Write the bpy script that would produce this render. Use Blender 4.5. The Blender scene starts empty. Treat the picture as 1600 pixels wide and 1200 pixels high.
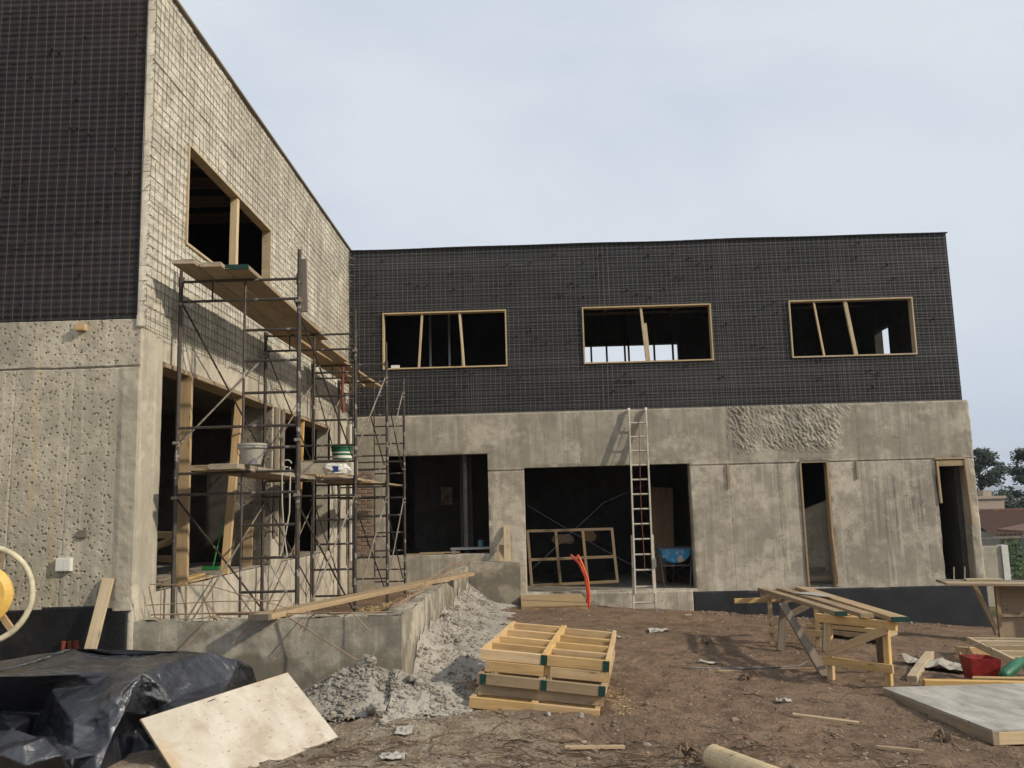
import bpy, math, random
import numpy as np
from mathutils import Matrix, Vector
random.seed(7)
S = bpy.context.scene
COL = S.collection

# ---------------------------------------------------------------- camera
FPX = 1340.0
def _n(v):
    v = np.array(v, float); return v / np.linalg.norm(v)
_u = _n((-254, -9558, FPX))                       # world up seen by the camera
_yh = -(_u[0] * 25 + _u[2] * FPX) / _u[1]
_yd = _n((25, _yh, FPX))                          # world +Y (along the left wing's side wall)
_xd = np.cross(_yd, _u); _xd = _xd if _xd[0] > 0 else -_xd
_R = np.stack([_xd, _yd, _u])
_r, _up, _b = _R @ [1, 0, 0], _R @ [0, -1, 0], _R @ [0, 0, -1]
EYE = Vector((0, 0, 1.92))
cam = bpy.data.cameras.new('camera'); cam.sensor_width = 36; cam.lens = 36 * FPX / 1600
cam.clip_start = .05; cam.clip_end = 12000
cob = bpy.data.objects.new('camera', cam); COL.objects.link(cob); S.camera = cob
cob.matrix_world = Matrix(((_r[0], _up[0], _b[0], EYE[0]), (_r[1], _up[1], _b[1], EYE[1]), (_r[2], _up[2], _b[2], EYE[2]), (0, 0, 0, 1)))

# ---------------------------------------------------------------- sky, sun, exposure
SUN_AZ, SUN_EL = math.radians(66), math.radians(31)       # azimuth from -Y towards +X
sd = Vector((math.sin(SUN_AZ) * math.cos(SUN_EL), -math.cos(SUN_AZ) * math.cos(SUN_EL), math.sin(SUN_EL)))
W = bpy.data.worlds.new('World'); S.world = W; W.use_nodes = True
wn = W.node_tree; wn.nodes.clear()
def wnode(t, **k):
    n = wn.nodes.new(t)
    for a, b in k.items(): setattr(n, a, b)
    return n
sky = wnode('ShaderNodeTexSky', sky_type='NISHITA', sun_disc=False)
sky.sun_elevation = SUN_EL; sky.sun_rotation = math.atan2(sd.x, sd.y); sky.air_density = 1.0; sky.dust_density = 2.5; sky.ozone_density = 1.0
tc = wnode('ShaderNodeTexCoord')
mp = wnode('ShaderNodeMapping'); mp.inputs['Scale'].default_value = (1.0, 1.0, 2.4)
nz = wnode('ShaderNodeTexNoise'); nz.inputs['Scale'].default_value = 1.5; nz.inputs['Detail'].default_value = 7; nz.inputs['Distortion'].default_value = .5; nz.inputs['Roughness'].default_value = .5
rp = wnode('ShaderNodeValToRGB')
rp.color_ramp.elements[0].position = .36; rp.color_ramp.elements[0].color = (6.0, 6.8, 8.1, 1)
rp.color_ramp.elements[1].position = .64; rp.color_ramp.elements[1].color = (7.7, 8.2, 8.8, 1)
mx = wnode('ShaderNodeMix', data_type='RGBA'); mx.inputs[0].default_value = .90
bg = wnode('ShaderNodeBackground'); bg.inputs[1].default_value = .1
out = wnode('ShaderNodeOutputWorld')
L = wn.links.new
L(tc.outputs['Generated'], mp.inputs[0]); L(mp.outputs[0], nz.inputs[0]); L(nz.outputs[0], rp.inputs[0])
L(sky.outputs[0], mx.inputs[6]); L(rp.outputs[0], mx.inputs[7]); L(mx.outputs[2], bg.inputs[0]); L(bg.outputs[0], out.inputs[0])
sun = bpy.data.lights.new('sun', 'SUN'); sun.energy = 3.7; sun.angle = math.radians(1.6); sun.color = (1, .90, .755)
sob = bpy.data.objects.new('sun', sun); COL.objects.link(sob); sob.location = (20, -10, 20)
sob.rotation_euler = sd.to_track_quat('Z', 'Y').to_euler()
S.view_settings.view_transform = 'Standard'; S.view_settings.look = 'None'; S.view_settings.exposure = 0; S.view_settings.gamma = 1
S.render.engine = 'CYCLES'
S.cycles.max_bounces = 6; S.cycles.diffuse_bounces = 3; S.cycles.glossy_bounces = 2; S.cycles.volume_bounces = 0; S.cycles.use_adaptive_sampling = True; S.cycles.adaptive_threshold = .025

# ---------------------------------------------------------------- helpers
WM = {}                                            # world matrix of every object
def place(o, M, parent=None):
    COL.objects.link(o); o.matrix_basis = M; WM[o] = M
    if parent is not None:
        o.parent = parent; o.matrix_parent_inverse = WM[parent].inverted()
    return o
def tag(o, label=None, cat=None, group=None, kind=None):
    if label: o['label'] = label
    if cat: o['category'] = cat
    if group: o['group'] = group
    if kind: o['kind'] = kind
    return o
def thing(name, loc, label, cat, group=None, rz=0):
    o = bpy.data.objects.new(name, None); o.empty_display_size = .2
    place(o, Matrix.Translation(loc) @ Matrix.Rotation(rz, 4, 'Z')); return tag(o, label, cat, group)
def copy_tree(o, M, label=None, parent=None):
    """copy a thing with its parts; M = world matrix of the copy"""
    c = o.copy(); COL.objects.link(c)
    if parent is None:
        c.matrix_basis = M; WM[c] = M
    else:
        c.parent = parent
    if label: c['label'] = label
    for ch in [k for k in o.children]: copy_tree(ch, None, None, c)
    return c
class MB:
    def __init__(s): s.v = []; s.f = []
    def add(s, vs, fs):
        n = len(s.v); s.v += [tuple(v) for v in vs]; s.f += [tuple(i + n for i in f) for f in fs]; return s
    def box(s, x0, x1, y0, y1, z0, z1):
        return s.add([(x0,y0,z0),(x1,y0,z0),(x1,y1,z0),(x0,y1,z0),(x0,y0,z1),(x1,y0,z1),(x1,y1,z1),(x0,y1,z1)],
                     [(3,2,1,0),(4,5,6,7),(0,1,5,4),(1,2,6,5),(2,3,7,6),(3,0,4,7)])
    def beam(s, p0, p1, w, h, up=(0,0,1)):
        p0, p1 = Vector(p0), Vector(p1); x = (p1 - p0).normalized(); u = Vector(up)
        y = u.cross(x)
        if y.length < 1e-4: y = Vector((1,0,0)).cross(x)
        y.normalize(); z = x.cross(y); vs = []
        for p in (p0, p1):
            for a, b in ((-1,-1),(1,-1),(1,1),(-1,1)): vs.append(p + y * (a * w / 2) + z * (b * h / 2))
        return s.add(vs, [(3,2,1,0),(4,5,6,7),(0,1,5,4),(1,2,6,5),(2,3,7,6),(3,0,4,7)])
    def tube(s, pts, r, n=6, close=False, cap=True):
        P = [Vector(p) for p in pts]; m = len(P); vs = []; fs = []
        R = r if isinstance(r, (list, tuple)) else [r] * m
        ref = None
        for i, p in enumerate(P):
            t = (P[(i + 1) % m] - P[i - 1]) if close else (P[min(i + 1, m - 1)] - P[max(i - 1, 0)])
            t.normalize()
            if ref is None:
                ref = t.orthogonal().normalized()
            ref = (ref - t * ref.dot(t)).normalized(); b = t.cross(ref)
            for k in range(n):
                a = 2 * math.pi * k / n; vs.append(p + (ref * math.cos(a) + b * math.sin(a)) * R[i])
        for i in range(m if close else m - 1):
            j = (i + 1) % m
            for k in range(n):
                q = (k + 1) % n; fs.append((i*n+k, i*n+q, j*n+q, j*n+k))
        if cap and not close:
            fs.append(tuple(range(n - 1, -1, -1))); fs.append(tuple((m - 1) * n + k for k in range(n)))
        return s.add(vs, fs)
    def lathe(s, prof, c=(0,0,0), n=24, M=None):
        vs = []; fs = []
        for r, z in prof:
            for k in range(n):
                a = 2 * math.pi * k / n; v = Vector((r * math.cos(a), r * math.sin(a), z))
                vs.append((M @ v if M else v) + Vector(c))
        for i in range(len(prof) - 1):
            for k in range(n):
                q = (k + 1) % n; fs.append((i*n+k, i*n+q, (i+1)*n+q, (i+1)*n+k))
        return s.add(vs, fs)
    def poly(s, pts, d):
        """a polygon extruded by vector d"""
        n = len(pts); a = [Vector(p) for p in pts]; b = [p + Vector(d) for p in a]
        return s.add(a + b, [tuple(range(n - 1, -1, -1)), tuple(range(n, 2 * n))] + [(i, (i+1) % n, n + (i+1) % n, n + i) for i in range(n)])
    def rock(s, c, r, rnd, flat=.75):
        vs = []; rz = rnd.random() * 6.28
        for d in _ICO:
            k = r * rnd.uniform(.62, 1.15); x, y = d[0] * k, d[1] * k
            vs.append((c[0] + x * math.cos(rz) - y * math.sin(rz), c[1] + x * math.sin(rz) + y * math.cos(rz), c[2] + d[2] * k * flat))
        return s.add(vs, _ICOF)
    def build(s, name, mat, parent=None, origin=None, smooth=False, M=None):
        A = np.array(s.v, float)
        if origin is None:
            lo, hi = A.min(0), A.max(0); origin = ((lo[0]+hi[0])/2, (lo[1]+hi[1])/2, lo[2])
        me = bpy.data.meshes.new(name); me.from_pydata((A - np.array(origin)).tolist(), [], s.f); me.update()
        if mat: me.materials.append(mat)
        if smooth: me.polygons.foreach_set('use_smooth', [True] * len(me.polygons))
        o = bpy.data.objects.new(name, me)
        T = Matrix.Translation(origin)
        return place(o, M @ T if M else T, parent)
t_ = (1 + 5 ** .5) / 2
_ICO = [_n(v) for v in [(-1,t_,0),(1,t_,0),(-1,-t_,0),(1,-t_,0),(0,-1,t_),(0,1,t_),(0,-1,-t_),(0,1,-t_),(t_,0,-1),(t_,0,1),(-t_,0,-1),(-t_,0,1)]]
_ICOF = [(0,11,5),(0,5,1),(0,1,7),(0,7,10),(0,10,11),(1,5,9),(5,11,4),(11,10,2),(10,7,6),(7,1,8),(3,9,4),(3,4,2),(3,2,6),(3,6,8),(3,8,9),(4,9,5),(2,4,11),(6,2,10),(8,6,7),(9,8,1)]
def board(name, p0, p1, w, h, mat, parent=None, up=(0,0,1), warp=.004, chip=0):
    """one sawn board as an object of its own; local X runs along the grain"""
    p0, p1 = Vector(p0), Vector(p1); x = p1 - p0; ln = x.length; x.normalize(); u = Vector(up)
    y = u.cross(x)
    if y.length < 1e-4: y = Vector((0,1,0)).cross(x)
    y.normalize(); z = x.cross(y)
    M = Matrix(((x.x,y.x,z.x,p0.x),(x.y,y.y,z.y,p0.y),(x.z,y.z,z.z,p0.z),(0,0,0,1)))
    n = max(1, min(5, int(ln / .5))); b = MB(); e = min(.004, h * .1, w * .1)
    a1, a2 = random.uniform(-warp, warp), random.uniform(-warp, warp)
    prof = [(-w/2+e,-h/2),(w/2-e,-h/2),(w/2,-h/2+e),(w/2,h/2-e),(w/2-e,h/2),(-w/2+e,h/2),(-w/2,h/2-e),(-w/2,-h/2+e)]
    vs = []; fs = []
    for i in range(n + 1):
        t = i / n; k = math.sin(math.pi * t)
        for (a, c) in prof:
            dx = random.uniform(-chip, chip) if i in (0, n) else 0
            vs.append((t * ln + dx, a + a1 * k, c + a2 * k))
    for i in range(n):
        for k in range(8): fs.append((i*8+k, i*8+(k+1) % 8, (i+1)*8+(k+1) % 8, (i+1)*8+k))
    fs.append(tuple(range(7, -1, -1))); fs.append(tuple(n * 8 + k for k in range(8)))
    b.add(vs, fs)
    return b.build(name, mat, parent, origin=(0,0,0), M=M)

# numpy value noise
def _h(ix, iy, s):
    h = (ix.astype(np.int64) * 374761393 + iy.astype(np.int64) * 668265263 + s * 2147483647) & 0xffffffff
    h = ((h ^ (h >> 13)) * 1274126177) & 0xffffffff
    return ((h ^ (h >> 16)) & 0xffff) / 65535.0
def vn(x, y, s=0):
    x = np.asarray(x, float); y = np.asarray(y, float)
    ix, iy = np.floor(x), np.floor(y); fx, fy = x - ix, y - iy
    fx = fx * fx * (3 - 2 * fx); fy = fy * fy * (3 - 2 * fy)
    a, b, c, d = _h(ix, iy, s), _h(ix + 1, iy, s), _h(ix, iy + 1, s), _h(ix + 1, iy + 1, s)
    return (a + (b - a) * fx) + ((c + (d - c) * fx) - (a + (b - a) * fx)) * fy
def fbm(x, y, o=4, s=0, g=.5):
    r = 0; a = 1; t = 0
    for i in range(o):
        r = r + a * vn(x * 2 ** i + 17.3 * i, y * 2 ** i - 9.1 * i, s + i); t += a; a *= g
    return r / t - .5

# ---------------------------------------------------------------- materials
class NT:
    def __init__(s, name, rough=.85, spec=.3):
        s.m = bpy.data.materials.new(name); s.m.use_nodes = True; s.t = s.m.node_tree; s.b = s.t.nodes['Principled BSDF']
        s.b.inputs['Roughness'].default_value = rough; s.b.inputs['Specular IOR Level'].default_value = spec
        s.tc = s.t.nodes.new('ShaderNodeTexCoord'); s.obj = s.tc.outputs['Object']
    def lk(s, a, b): s.t.links.new(a, b)
    def put(s, sock, v):
        if isinstance(v, bpy.types.NodeSocket): s.lk(v, sock)
        elif isinstance(v, (tuple, list)) and len(v) == 3 and sock.type == 'RGBA': sock.default_value = (*v, 1)
        else: sock.default_value = v
    def map(s, sc, rot=(0,0,0), loc=(0,0,0), src=None):
        n = s.t.nodes.new('ShaderNodeMapping'); s.lk(src or s.obj, n.inputs[0])
        n.inputs['Scale'].default_value = sc if isinstance(sc, tuple) else (sc,) * 3; n.inputs['Rotation'].default_value = rot; n.inputs['Location'].default_value = loc
        return n.outputs[0]
    def noise(s, sc, det=4, ro=.55, vec=None, dist=0):
        n = s.t.nodes.new('ShaderNodeTexNoise'); s.lk(vec if vec is not None else s.obj, n.inputs['Vector'])
        n.inputs['Scale'].default_value = sc; n.inputs['Detail'].default_value = det; n.inputs['Roughness'].default_value = ro; n.inputs['Distortion'].default_value = dist
        return n.outputs[0]
    def noise_vec(s, sc, amt):
        n = s.t.nodes.new('ShaderNodeTexNoise'); s.lk(s.obj, n.inputs['Vector']); n.inputs['Scale'].default_value = sc; n.inputs['Detail'].default_value = 3
        m = s.t.nodes.new('ShaderNodeVectorMath'); m.operation = 'MULTIPLY_ADD'; s.lk(n.outputs['Color'], m.inputs[0]); m.inputs[1].default_value = (amt,) * 3; s.lk(s.obj, m.inputs[2]); return m.outputs[0]
    def vor(s, sc, vec=None, feat='F1', out='Distance'):
        n = s.t.nodes.new('ShaderNodeTexVoronoi'); n.feature = feat; s.lk(vec if vec is not None else s.obj, n.inputs['Vector']); n.inputs['Scale'].default_value = sc
        return n.outputs[out]
    def wave(s, sc, vec=None, dist=2, det=2, axis='X', prof='SIN'):
        n = s.t.nodes.new('ShaderNodeTexWave'); n.bands_direction = axis; n.wave_profile = prof; s.lk(vec if vec is not None else s.obj, n.inputs['Vector'])
        n.inputs['Scale'].default_value = sc; n.inputs['Distortion'].default_value = dist; n.inputs['Detail'].default_value = det
        return n.outputs['Fac']
    def ramp(s, v, *st):
        n = s.t.nodes.new('ShaderNodeValToRGB'); s.lk(v, n.inputs[0]); e = n.color_ramp.elements
        while len(e) < len(st): e.new(.5)
        for q, (p, c) in zip(e, st):
            q.position = p; q.color = (c, c, c, 1) if isinstance(c, (int, float)) else (*c, 1)
        return n.outputs[0]
    def mix(s, f, a, b, mode='MIX'):
        n = s.t.nodes.new('ShaderNodeMix'); n.data_type = 'RGBA'; n.blend_type = mode
        s.put(n.inputs[0], f); s.put(n.inputs[6], a); s.put(n.inputs[7], b); return n.outputs[2]
    def math(s, op, a, b=0.0, clamp=False):
        n = s.t.nodes.new('ShaderNodeMath'); n.operation = op; n.use_clamp = clamp; s.put(n.inputs[0], a); s.put(n.inputs[1], b); return n.outputs[0]
    def xyz(s, src=None):
        n = s.t.nodes.new('ShaderNodeSeparateXYZ'); s.lk(src or s.obj, n.inputs[0]); return n.outputs
    def rnd(s):
        n = s.t.nodes.new('ShaderNodeObjectInfo'); return n.outputs['Random']
    def geo(s, k):
        n = s.t.nodes.new('ShaderNodeNewGeometry'); return n.outputs[k]
    def bump(s, h, d=.01, st=1.0, prev=None):
        n = s.t.nodes.new('ShaderNodeBump'); n.inputs['Distance'].default_value = d; n.inputs['Strength'].default_value = st; s.lk(h, n.inputs['Height'])
        if prev: s.lk(prev, n.inputs['Normal'])
        return n.outputs[0]
    def col(s, c): s.put(s.b.inputs['Base Color'], c); return s
    def nor(s, n): s.lk(n, s.b.inputs['Normal']); return s
    def ro(s, r): s.put(s.b.inputs['Roughness'], r); return s
    def band(s, v, a, b, w):
        """1 inside a..b with soft edges w"""
        return s.math('MULTIPLY', s.math('DIVIDE', s.math('SUBTRACT', v, a), w, True), s.math('DIVIDE', s.math('SUBTRACT', b, v), w, True), True)

def concrete(name, c, dk, streak=.35, grain=.004, mott=1.0):
    N = NT(name, .92, .2)
    big = N.noise(.7, 4, .6, dist=.4); mid = N.noise(4.5, 5, .68); fine = N.noise(70, 2, .7)
    st = N.noise(1, 3, .6, N.map((5, 5, .28)))
    v = N.mix(N.ramp(big, (.41, 0), (.57, 1)), dk, c)
    v = N.mix(N.math('MULTIPLY', N.ramp(mid, (.41, 1), (.54, 0)), .7 * mott), v, tuple(k * .6 for k in c))
    v = N.mix(N.math('MULTIPLY', N.ramp(N.noise(2.1, 4, .7, N.map(1, loc=(7, 3, 1))), (.54, 0), (.66, 1)), .5 * mott), v, tuple(min(k * 1.25, .7) for k in c))
    v = N.mix(N.math('MULTIPLY', N.ramp(st, (.48, 0), (.62, 1)), streak), v, tuple(k * .48 for k in c))
    v = N.mix(N.math('MULTIPLY', N.ramp(N.noise(1, 2, .7, N.map((16, 16, .5), loc=(2, 5, 0))), (.56, 0), (.66, 1)), streak * .8), v, tuple(min(k * 1.22, .7) for k in c))
    v = N.mix(N.math('MULTIPLY', N.ramp(fine, (.38, 1), (.54, 0)), .42), v, tuple(k * .6 for k in c))
    v = N.mix(N.ramp(N.noise(13, 3, .75), (.645, 0), (.68, .65)), v, tuple(k * .35 for k in c))
    pore = N.ramp(N.vor(26), (.05, 1), (.11, 0))
    v = N.mix(N.math('MULTIPLY', N.math('MULTIPLY', pore, N.ramp(N.noise(2.2, 2), (.5, 0), (.62, 1))), .6), v, tuple(k * .35 for k in c))
    N.col(v).nor(N.bump(fine, grain, .7, N.bump(mid, .012, .5)))
    N.cv = v; return N
def wood(name, c, dk, grey=0.0, rough=.75, dirt=.25):
    N = NT(name, rough, .25)
    r = N.rnd(); sh = N.math('MULTIPLY', r, 37.0)
    n = N.t.nodes.new('ShaderNodeCombineXYZ'); N.put(n.inputs[0], sh); N.put(n.inputs[1], sh); N.put(n.inputs[2], sh)
    va = N.t.nodes.new('ShaderNodeVectorMath'); va.operation = 'ADD'; N.lk(N.obj, va.inputs[0]); N.lk(n.outputs[0], va.inputs[1])
    P = va.outputs[0]
    gr = N.noise(1, 5, .6, N.map((1.6, 34, 34), src=P), .6); fi = N.noise(1, 3, .6, N.map((8, 220, 220), src=P))
    kn = N.ramp(N.vor(1, N.map((3.2, 11, 11), src=P)), (.05, 1), (.16, 0))
    v = N.mix(N.ramp(gr, (.35, 0), (.68, 1)), c, dk)
    v = N.mix(N.math('MULTIPLY', N.ramp(fi, (.4, 0), (.65, 1)), .3), v, dk)
    v = N.mix(N.math('MULTIPLY', kn, .75), v, tuple(k * .35 for k in dk))
    v = N.mix(N.math('MULTIPLY', N.ramp(N.noise(3.1, 5, .7, P), (.48, 0), (.72, 1)), dirt), v, (.16, .14, .11))
    v = N.mix(grey, v, (.22, .195, .155))
    b = N.t.nodes.new('ShaderNodeHueSaturation'); N.lk(v, b.inputs['Color'])
    N.put(b.inputs['Value'], N.math('ADD', N.math('MULTIPLY', N.math('FRACT', N.math('MULTIPLY', r, 7.31)), .34), .80)); N.put(b.inputs['Saturation'], N.math('ADD', N.math('MULTIPLY', N.math('FRACT', N.math('MULTIPLY', r, 3.7)), .25), .85))
    N.col(b.outputs[0]).nor(N.bump(gr, .002, .6)); return N.m
def plain(name, c, rough=.6, spec=.4, metal=0, var=.25, sc=9, bump=.0):
    N = NT(name, rough, spec); N.b.inputs['Metallic'].default_value = metal
    n = N.noise(sc, 5, .65)
    N.col(N.mix(N.math('MULTIPLY', N.ramp(n, (.36, 1), (.64, 0)), var), c, tuple(k * .35 for k in c)))
    if bump: N.nor(N.bump(n, bump))
    return N.m

# --- concrete of the rear wing: beam band above the lift joint, panels with drips below
N = concrete('concrete_rear', (.51, .455, .36), (.28, .25, .20), .55)
X, Y, Z = N.xyz()
wob = N.math('MULTIPLY', N.math('SUBTRACT', N.noise(1.3, 4), .5), .35)
zz = N.math('ADD', Z, wob)
v = N.mix(N.math('MULTIPLY', N.band(zz, 2.61, 4.2, .05), .40), N.cv, (.20, .18, .14))
drip = N.ramp(N.noise(1, 4, .7, N.map((15, 15, .22))), (.50, 0), (.56, 1))
v = N.mix(N.math('MULTIPLY', N.math('MULTIPLY', drip, N.band(X, 6.75, 8.05, .25)), N.math('MULTIPLY', N.band(Z, .75, 2.6, .5), .75)), v, (.145, .135, .115))
v = N.mix(N.math('MULTIPLY', N.math('MULTIPLY', N.band(X, 7.05, 7.42, .09), N.band(Z, 1.7, 2.6, .7)), .75), v, (.17, .16, .135))
drip2 = N.ramp(N.noise(1, 4, .7, N.map((9, 9, .3), loc=(4, 0, 0))), (.56, 0), (.64, 1))
v = N.mix(N.math('MULTIPLY', drip2, N.math('MULTIPLY', N.band(Z, 3.0, 3.8, .5), .55)), v, (.55, .53, .47))
seam = N.math('SUBTRACT', 1.0, N.math('DIVIDE', N.math('ABSOLUTE', N.math('SUBTRACT', N.math('ADD', Z, N.math('MULTIPLY', wob, .06)), 2.6)), .012, True))
v = N.mix(N.math('MULTIPLY', seam, N.ramp(N.noise(6, 3), (.42, 0), (.6, .8))), v, (.10, .09, .075))
sn = N.ramp(N.noise(3, 2), (.38, .1), (.6, .8))
for sx, z0, z1 in ((1.03, 2.6, 3.8), (4.06, 2.6, 3.8), (6.66, 2.6, 3.8), (4.06, .1, 2.6), (5.02, .1, 2.6), (6.68, .1, 2.6), (7.9, .1, 2.6), (-.5, .8, 2.6)):
    ln = N.math('SUBTRACT', 1.0, N.math('DIVIDE', N.math('ABSOLUTE', N.math('SUBTRACT', N.math('ADD', X, N.math('MULTIPLY', wob, .03)), sx)), .011, True))
    v = N.mix(N.math('MULTIPLY', N.math('MULTIPLY', ln, N.band(Z, z0, z1, .02)), sn), v, (.12, .105, .085))
crk = N.ramp(N.vor(.55, N.map(1, src=N.noise_vec(2.2, 1.1)), 'DISTANCE_TO_EDGE'), (.0, 1), (.006, 0))
v = N.mix(N.math('MULTIPLY', crk, N.ramp(N.noise(.9, 3), (.50, 0), (.58, .75))), v, (.12, .105, .085))
v = N.mix(N.math('MULTIPLY', N.ramp(N.noise(.7, 5, .74, N.map(1, loc=(1, 9, 4))), (.50, 0), (.60, 1)), .45), v, (.235, .205, .155))
v = N.mix(N.math('MULTIPLY', N.ramp(N.noise(1.1, 5, .76, N.map(1, loc=(5, 2, 8))), (.53, 0), (.62, 1)), .5), v, (.56, .505, .40))
v = N.mix(N.ramp(N.noise(5, 5, .8, N.map((1, 1, 1.8))), (.62, 0), (.67, .6)), v, (.17, .15, .12))
N.col(v); M_CREAR = N.m
# --- chiselled end wall of the left wing
N = concrete('concrete_end', (.53, .475, .365), (.37, .33, .25), .35)
X, Y, Z = N.xyz()
rust = N.math('MULTIPLY', N.ramp(N.noise(1, 3, .6, N.map((9, 9, .45))), (.63, 0), (.70, .55)), 1.0)
v = N.mix(rust, N.cv, (.46, .31, .10))
dampx = N.math('ADD', X, N.math('MULTIPLY', N.math('SUBTRACT', N.noise(5, 3), .5), .12))
v = N.mix(N.math('MULTIPLY', N.band(dampx, -5.6, -4.78, .06), N.math('MULTIPLY', N.band(Z, 3.33, 3.8, .04), .5)), v, (.20, .185, .15))
v = N.mix(N.math('MULTIPLY', N.math('SUBTRACT', 1.0, N.math('DIVIDE', N.math('ABSOLUTE', N.math('SUBTRACT', N.math('ADD', Z, N.math('MULTIPLY', N.math('SUBTRACT', N.noise(4, 3), .5), .05)), 3.31)), .016, True)), .75), v, (.09, .08, .065))
N.col(v); M_CEND = N.m
M_CSIDE = concrete('concrete_side', (.55, .495, .39), (.39, .35, .275), .32).m
M_RENDER = concrete('rough_render', (.63, .58, .47), (.45, .41, .325), .3, .010).m
M_CHACK = concrete('concrete_hacked', (.47, .43, .355), (.37, .34, .28), .15, .01).m
N = concrete('concrete_planter', (.43, .385, .30), (.28, .25, .19), .45)
X, Y, Z = N.xyz(); zz = N.math('ADD', Z, N.math('MULTIPLY', N.math('SUBTRACT', N.noise(2.6, 4), .5), 1.1))
v = N.mix(N.math('MULTIPLY', N.band(zz, -.6, .70, .14), .72), N.cv, (.135, .12, .09))
v = N.mix(N.math('MULTIPLY', N.ramp(N.noise(1.7, 5, .65), (.50, 0), (.62, 1)), .35), v, (.54, .47, .34))
v = N.mix(N.math('MULTIPLY', N.ramp(N.noise(1.5, 5, .7, N.map((1, 1, 1.3), loc=(3, 1, 6))), (.50, 0), (.58, 1)), .6), v, (.14, .125, .095))
N.col(v); M_CPLANT = N.m
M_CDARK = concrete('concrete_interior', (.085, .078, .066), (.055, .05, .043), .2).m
M_CPIER = concrete('concrete_pier', (.30, .265, .205), (.21, .185, .145), .3).m
M_CFLOOR = concrete('concrete_floor', (.32, .29, .23), (.24, .215, .17), .0).m
N = NT('bitumen_paint', .55, .4); n1 = N.noise(3, 5, .65); n2 = N.noise(60, 2)
v = N.mix(N.ramp(n1, (.5, 0), (.72, .5)), (.009, .009, .010), (.055, .052, .047))
v = N.mix(N.ramp(N.vor(22), (.035, .8), (.06, 0)), v, (.30, .28, .25)); N.col(v).nor(N.bump(n2, .004)); M_BIT = N.m
N = NT('bitumen_paint_matt', .8, .25); n1 = N.noise(2, 4, .6)
N.col(N.mix(N.ramp(n1, (.35, 0), (.7, 1)), (.017, .018, .021), (.034, .034, .037))).nor(N.bump(N.noise(50, 2), .003)); M_BIT2 = N.m
# --- black membrane behind the wire mesh
def membrane(name, c, c2, brown):
    N = NT(name, .72, .3); X, Y, Z = N.xyz()
    rib = N.wave(5.2, N.map((0, 0, 1.0)), 1.2, 2, 'Z'); weave = N.vor(95, N.map((1, 1, .6)))
    v = N.mix(N.ramp(N.noise(.9, 5, .65), (.35, 0), (.7, 1)), c, c2)
    v = N.mix(N.math('MULTIPLY', N.ramp(N.noise(1, 3, .6, N.map((.9, .9, .25), loc=(3.1, 0, 0))), (.55, 0), (.64, 1)), brown), v, (.055, .035, .026))
    v = N.mix(N.math('MULTIPLY', N.ramp(N.noise(1, 3, .5, N.map((.2, .2, 4.0))), (.5, 0), (.7, 1)), .4), v, tuple(k * 1.9 for k in c2))
    N.col(v).nor(N.bump(weave, .004, .8, N.bump(rib, .016, .6))); return N.m
M_MEM = membrane('membrane_rear', (.024, .024, .025), (.036, .036, .037), .25)
M_MEM2 = membrane('membrane_end', (.020, .019, .020), (.028, .026, .027), .3)
def rustm(name, a, b, rough=.75, metal=.3, spl=0):
    N = NT(name, rough, .4); N.b.inputs['Metallic'].default_value = metal
    v = N.mix(N.ramp(N.noise(3.0, 5, .7), (.38, 0), (.64, 1)), a, b)
    if spl: v = N.mix(N.ramp(N.noise(9, 4, .7), (.60, 0), (.66, spl)), v, (.46, .43, .38))
    N.col(v); return N.m
M_WIRE = rustm('wire_galvanised', (.25, .24, .22), (.14, .13, .115), .55, .3)
M_WIRER = rustm('wire_rusty', (.125, .075, .05), (.085, .068, .056))
M_WIREB = rustm('wire_embedded', (.16, .13, .095), (.24, .205, .155))
M_REBAR = rustm('rebar_rust', (.24, .15, .09), (.36, .27, .18))
M_TUBE = rustm('scaffold_tube', (.048, .040, .034), (.095, .078, .064), .6, .4, .6)
M_BRACE = rustm('scaffold_brace', (.34, .30, .24), (.16, .13, .10), .55, .4)
M_ALU = rustm('ladder_aluminium', (.50, .455, .37), (.33, .28, .215), .6, .1)
M_STEEL = rustm('steel_grey', (.22, .22, .22), (.13, .12, .11), .5, .6)
M_STUD = plain('stud_steel', (.45, .47, .5), .4, .5, .6)
# --- timber
M_PINE = wood('pine_new', (.64, .44, .20), (.49, .30, .12), .03, .75, .3)
M_PINE2 = wood('pine_pale', (.60, .47, .285), (.47, .345, .18), .05, .75, .3)
M_PINEO = wood('pine_weathered', (.47, .34, .19), (.32, .22, .12), .14, .8, .4)
M_PINEG = wood('pine_grey', (.25, .20, .14), (.15, .115, .08), .15, .85, .5)
M_PLANK = wood('scaffold_plank', (.43, .35, .235), (.31, .235, .15), .15, .85, .45)
M_JOIST = wood('joist_dark', (.30, .20, .12), (.19, .12, .07), 0, .8, .2)
M_FBROWN = wood('frame_brown', (.25, .18, .10), (.17, .115, .06), .05, .8, .3)
M_CHIP = wood('door_board', (.44, .32, .18), (.34, .23, .12), .1, .8, .25)
N = NT('plywood_cement', .8, .25)
v = N.mix(N.ramp(N.noise(2.2, 5, .6), (.35, 0), (.65, 1)), (.43, .375, .295), (.56, .505, .415))
v = N.mix(N.math('MULTIPLY', N.ramp(N.noise(3.4, 4, .6, dist=.5), (.46, 0), (.60, 1)), .6), v, (.36, .29, .205))
v = N.mix(N.ramp(N.noise(1, 4, .7, N.map((14, 40, 14))), (.62, 0), (.66, .8)), v, (.14, .11, .08))
X, Y, Z = N.xyz(); sc = N.noise(2.5, 4, .6)
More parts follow.
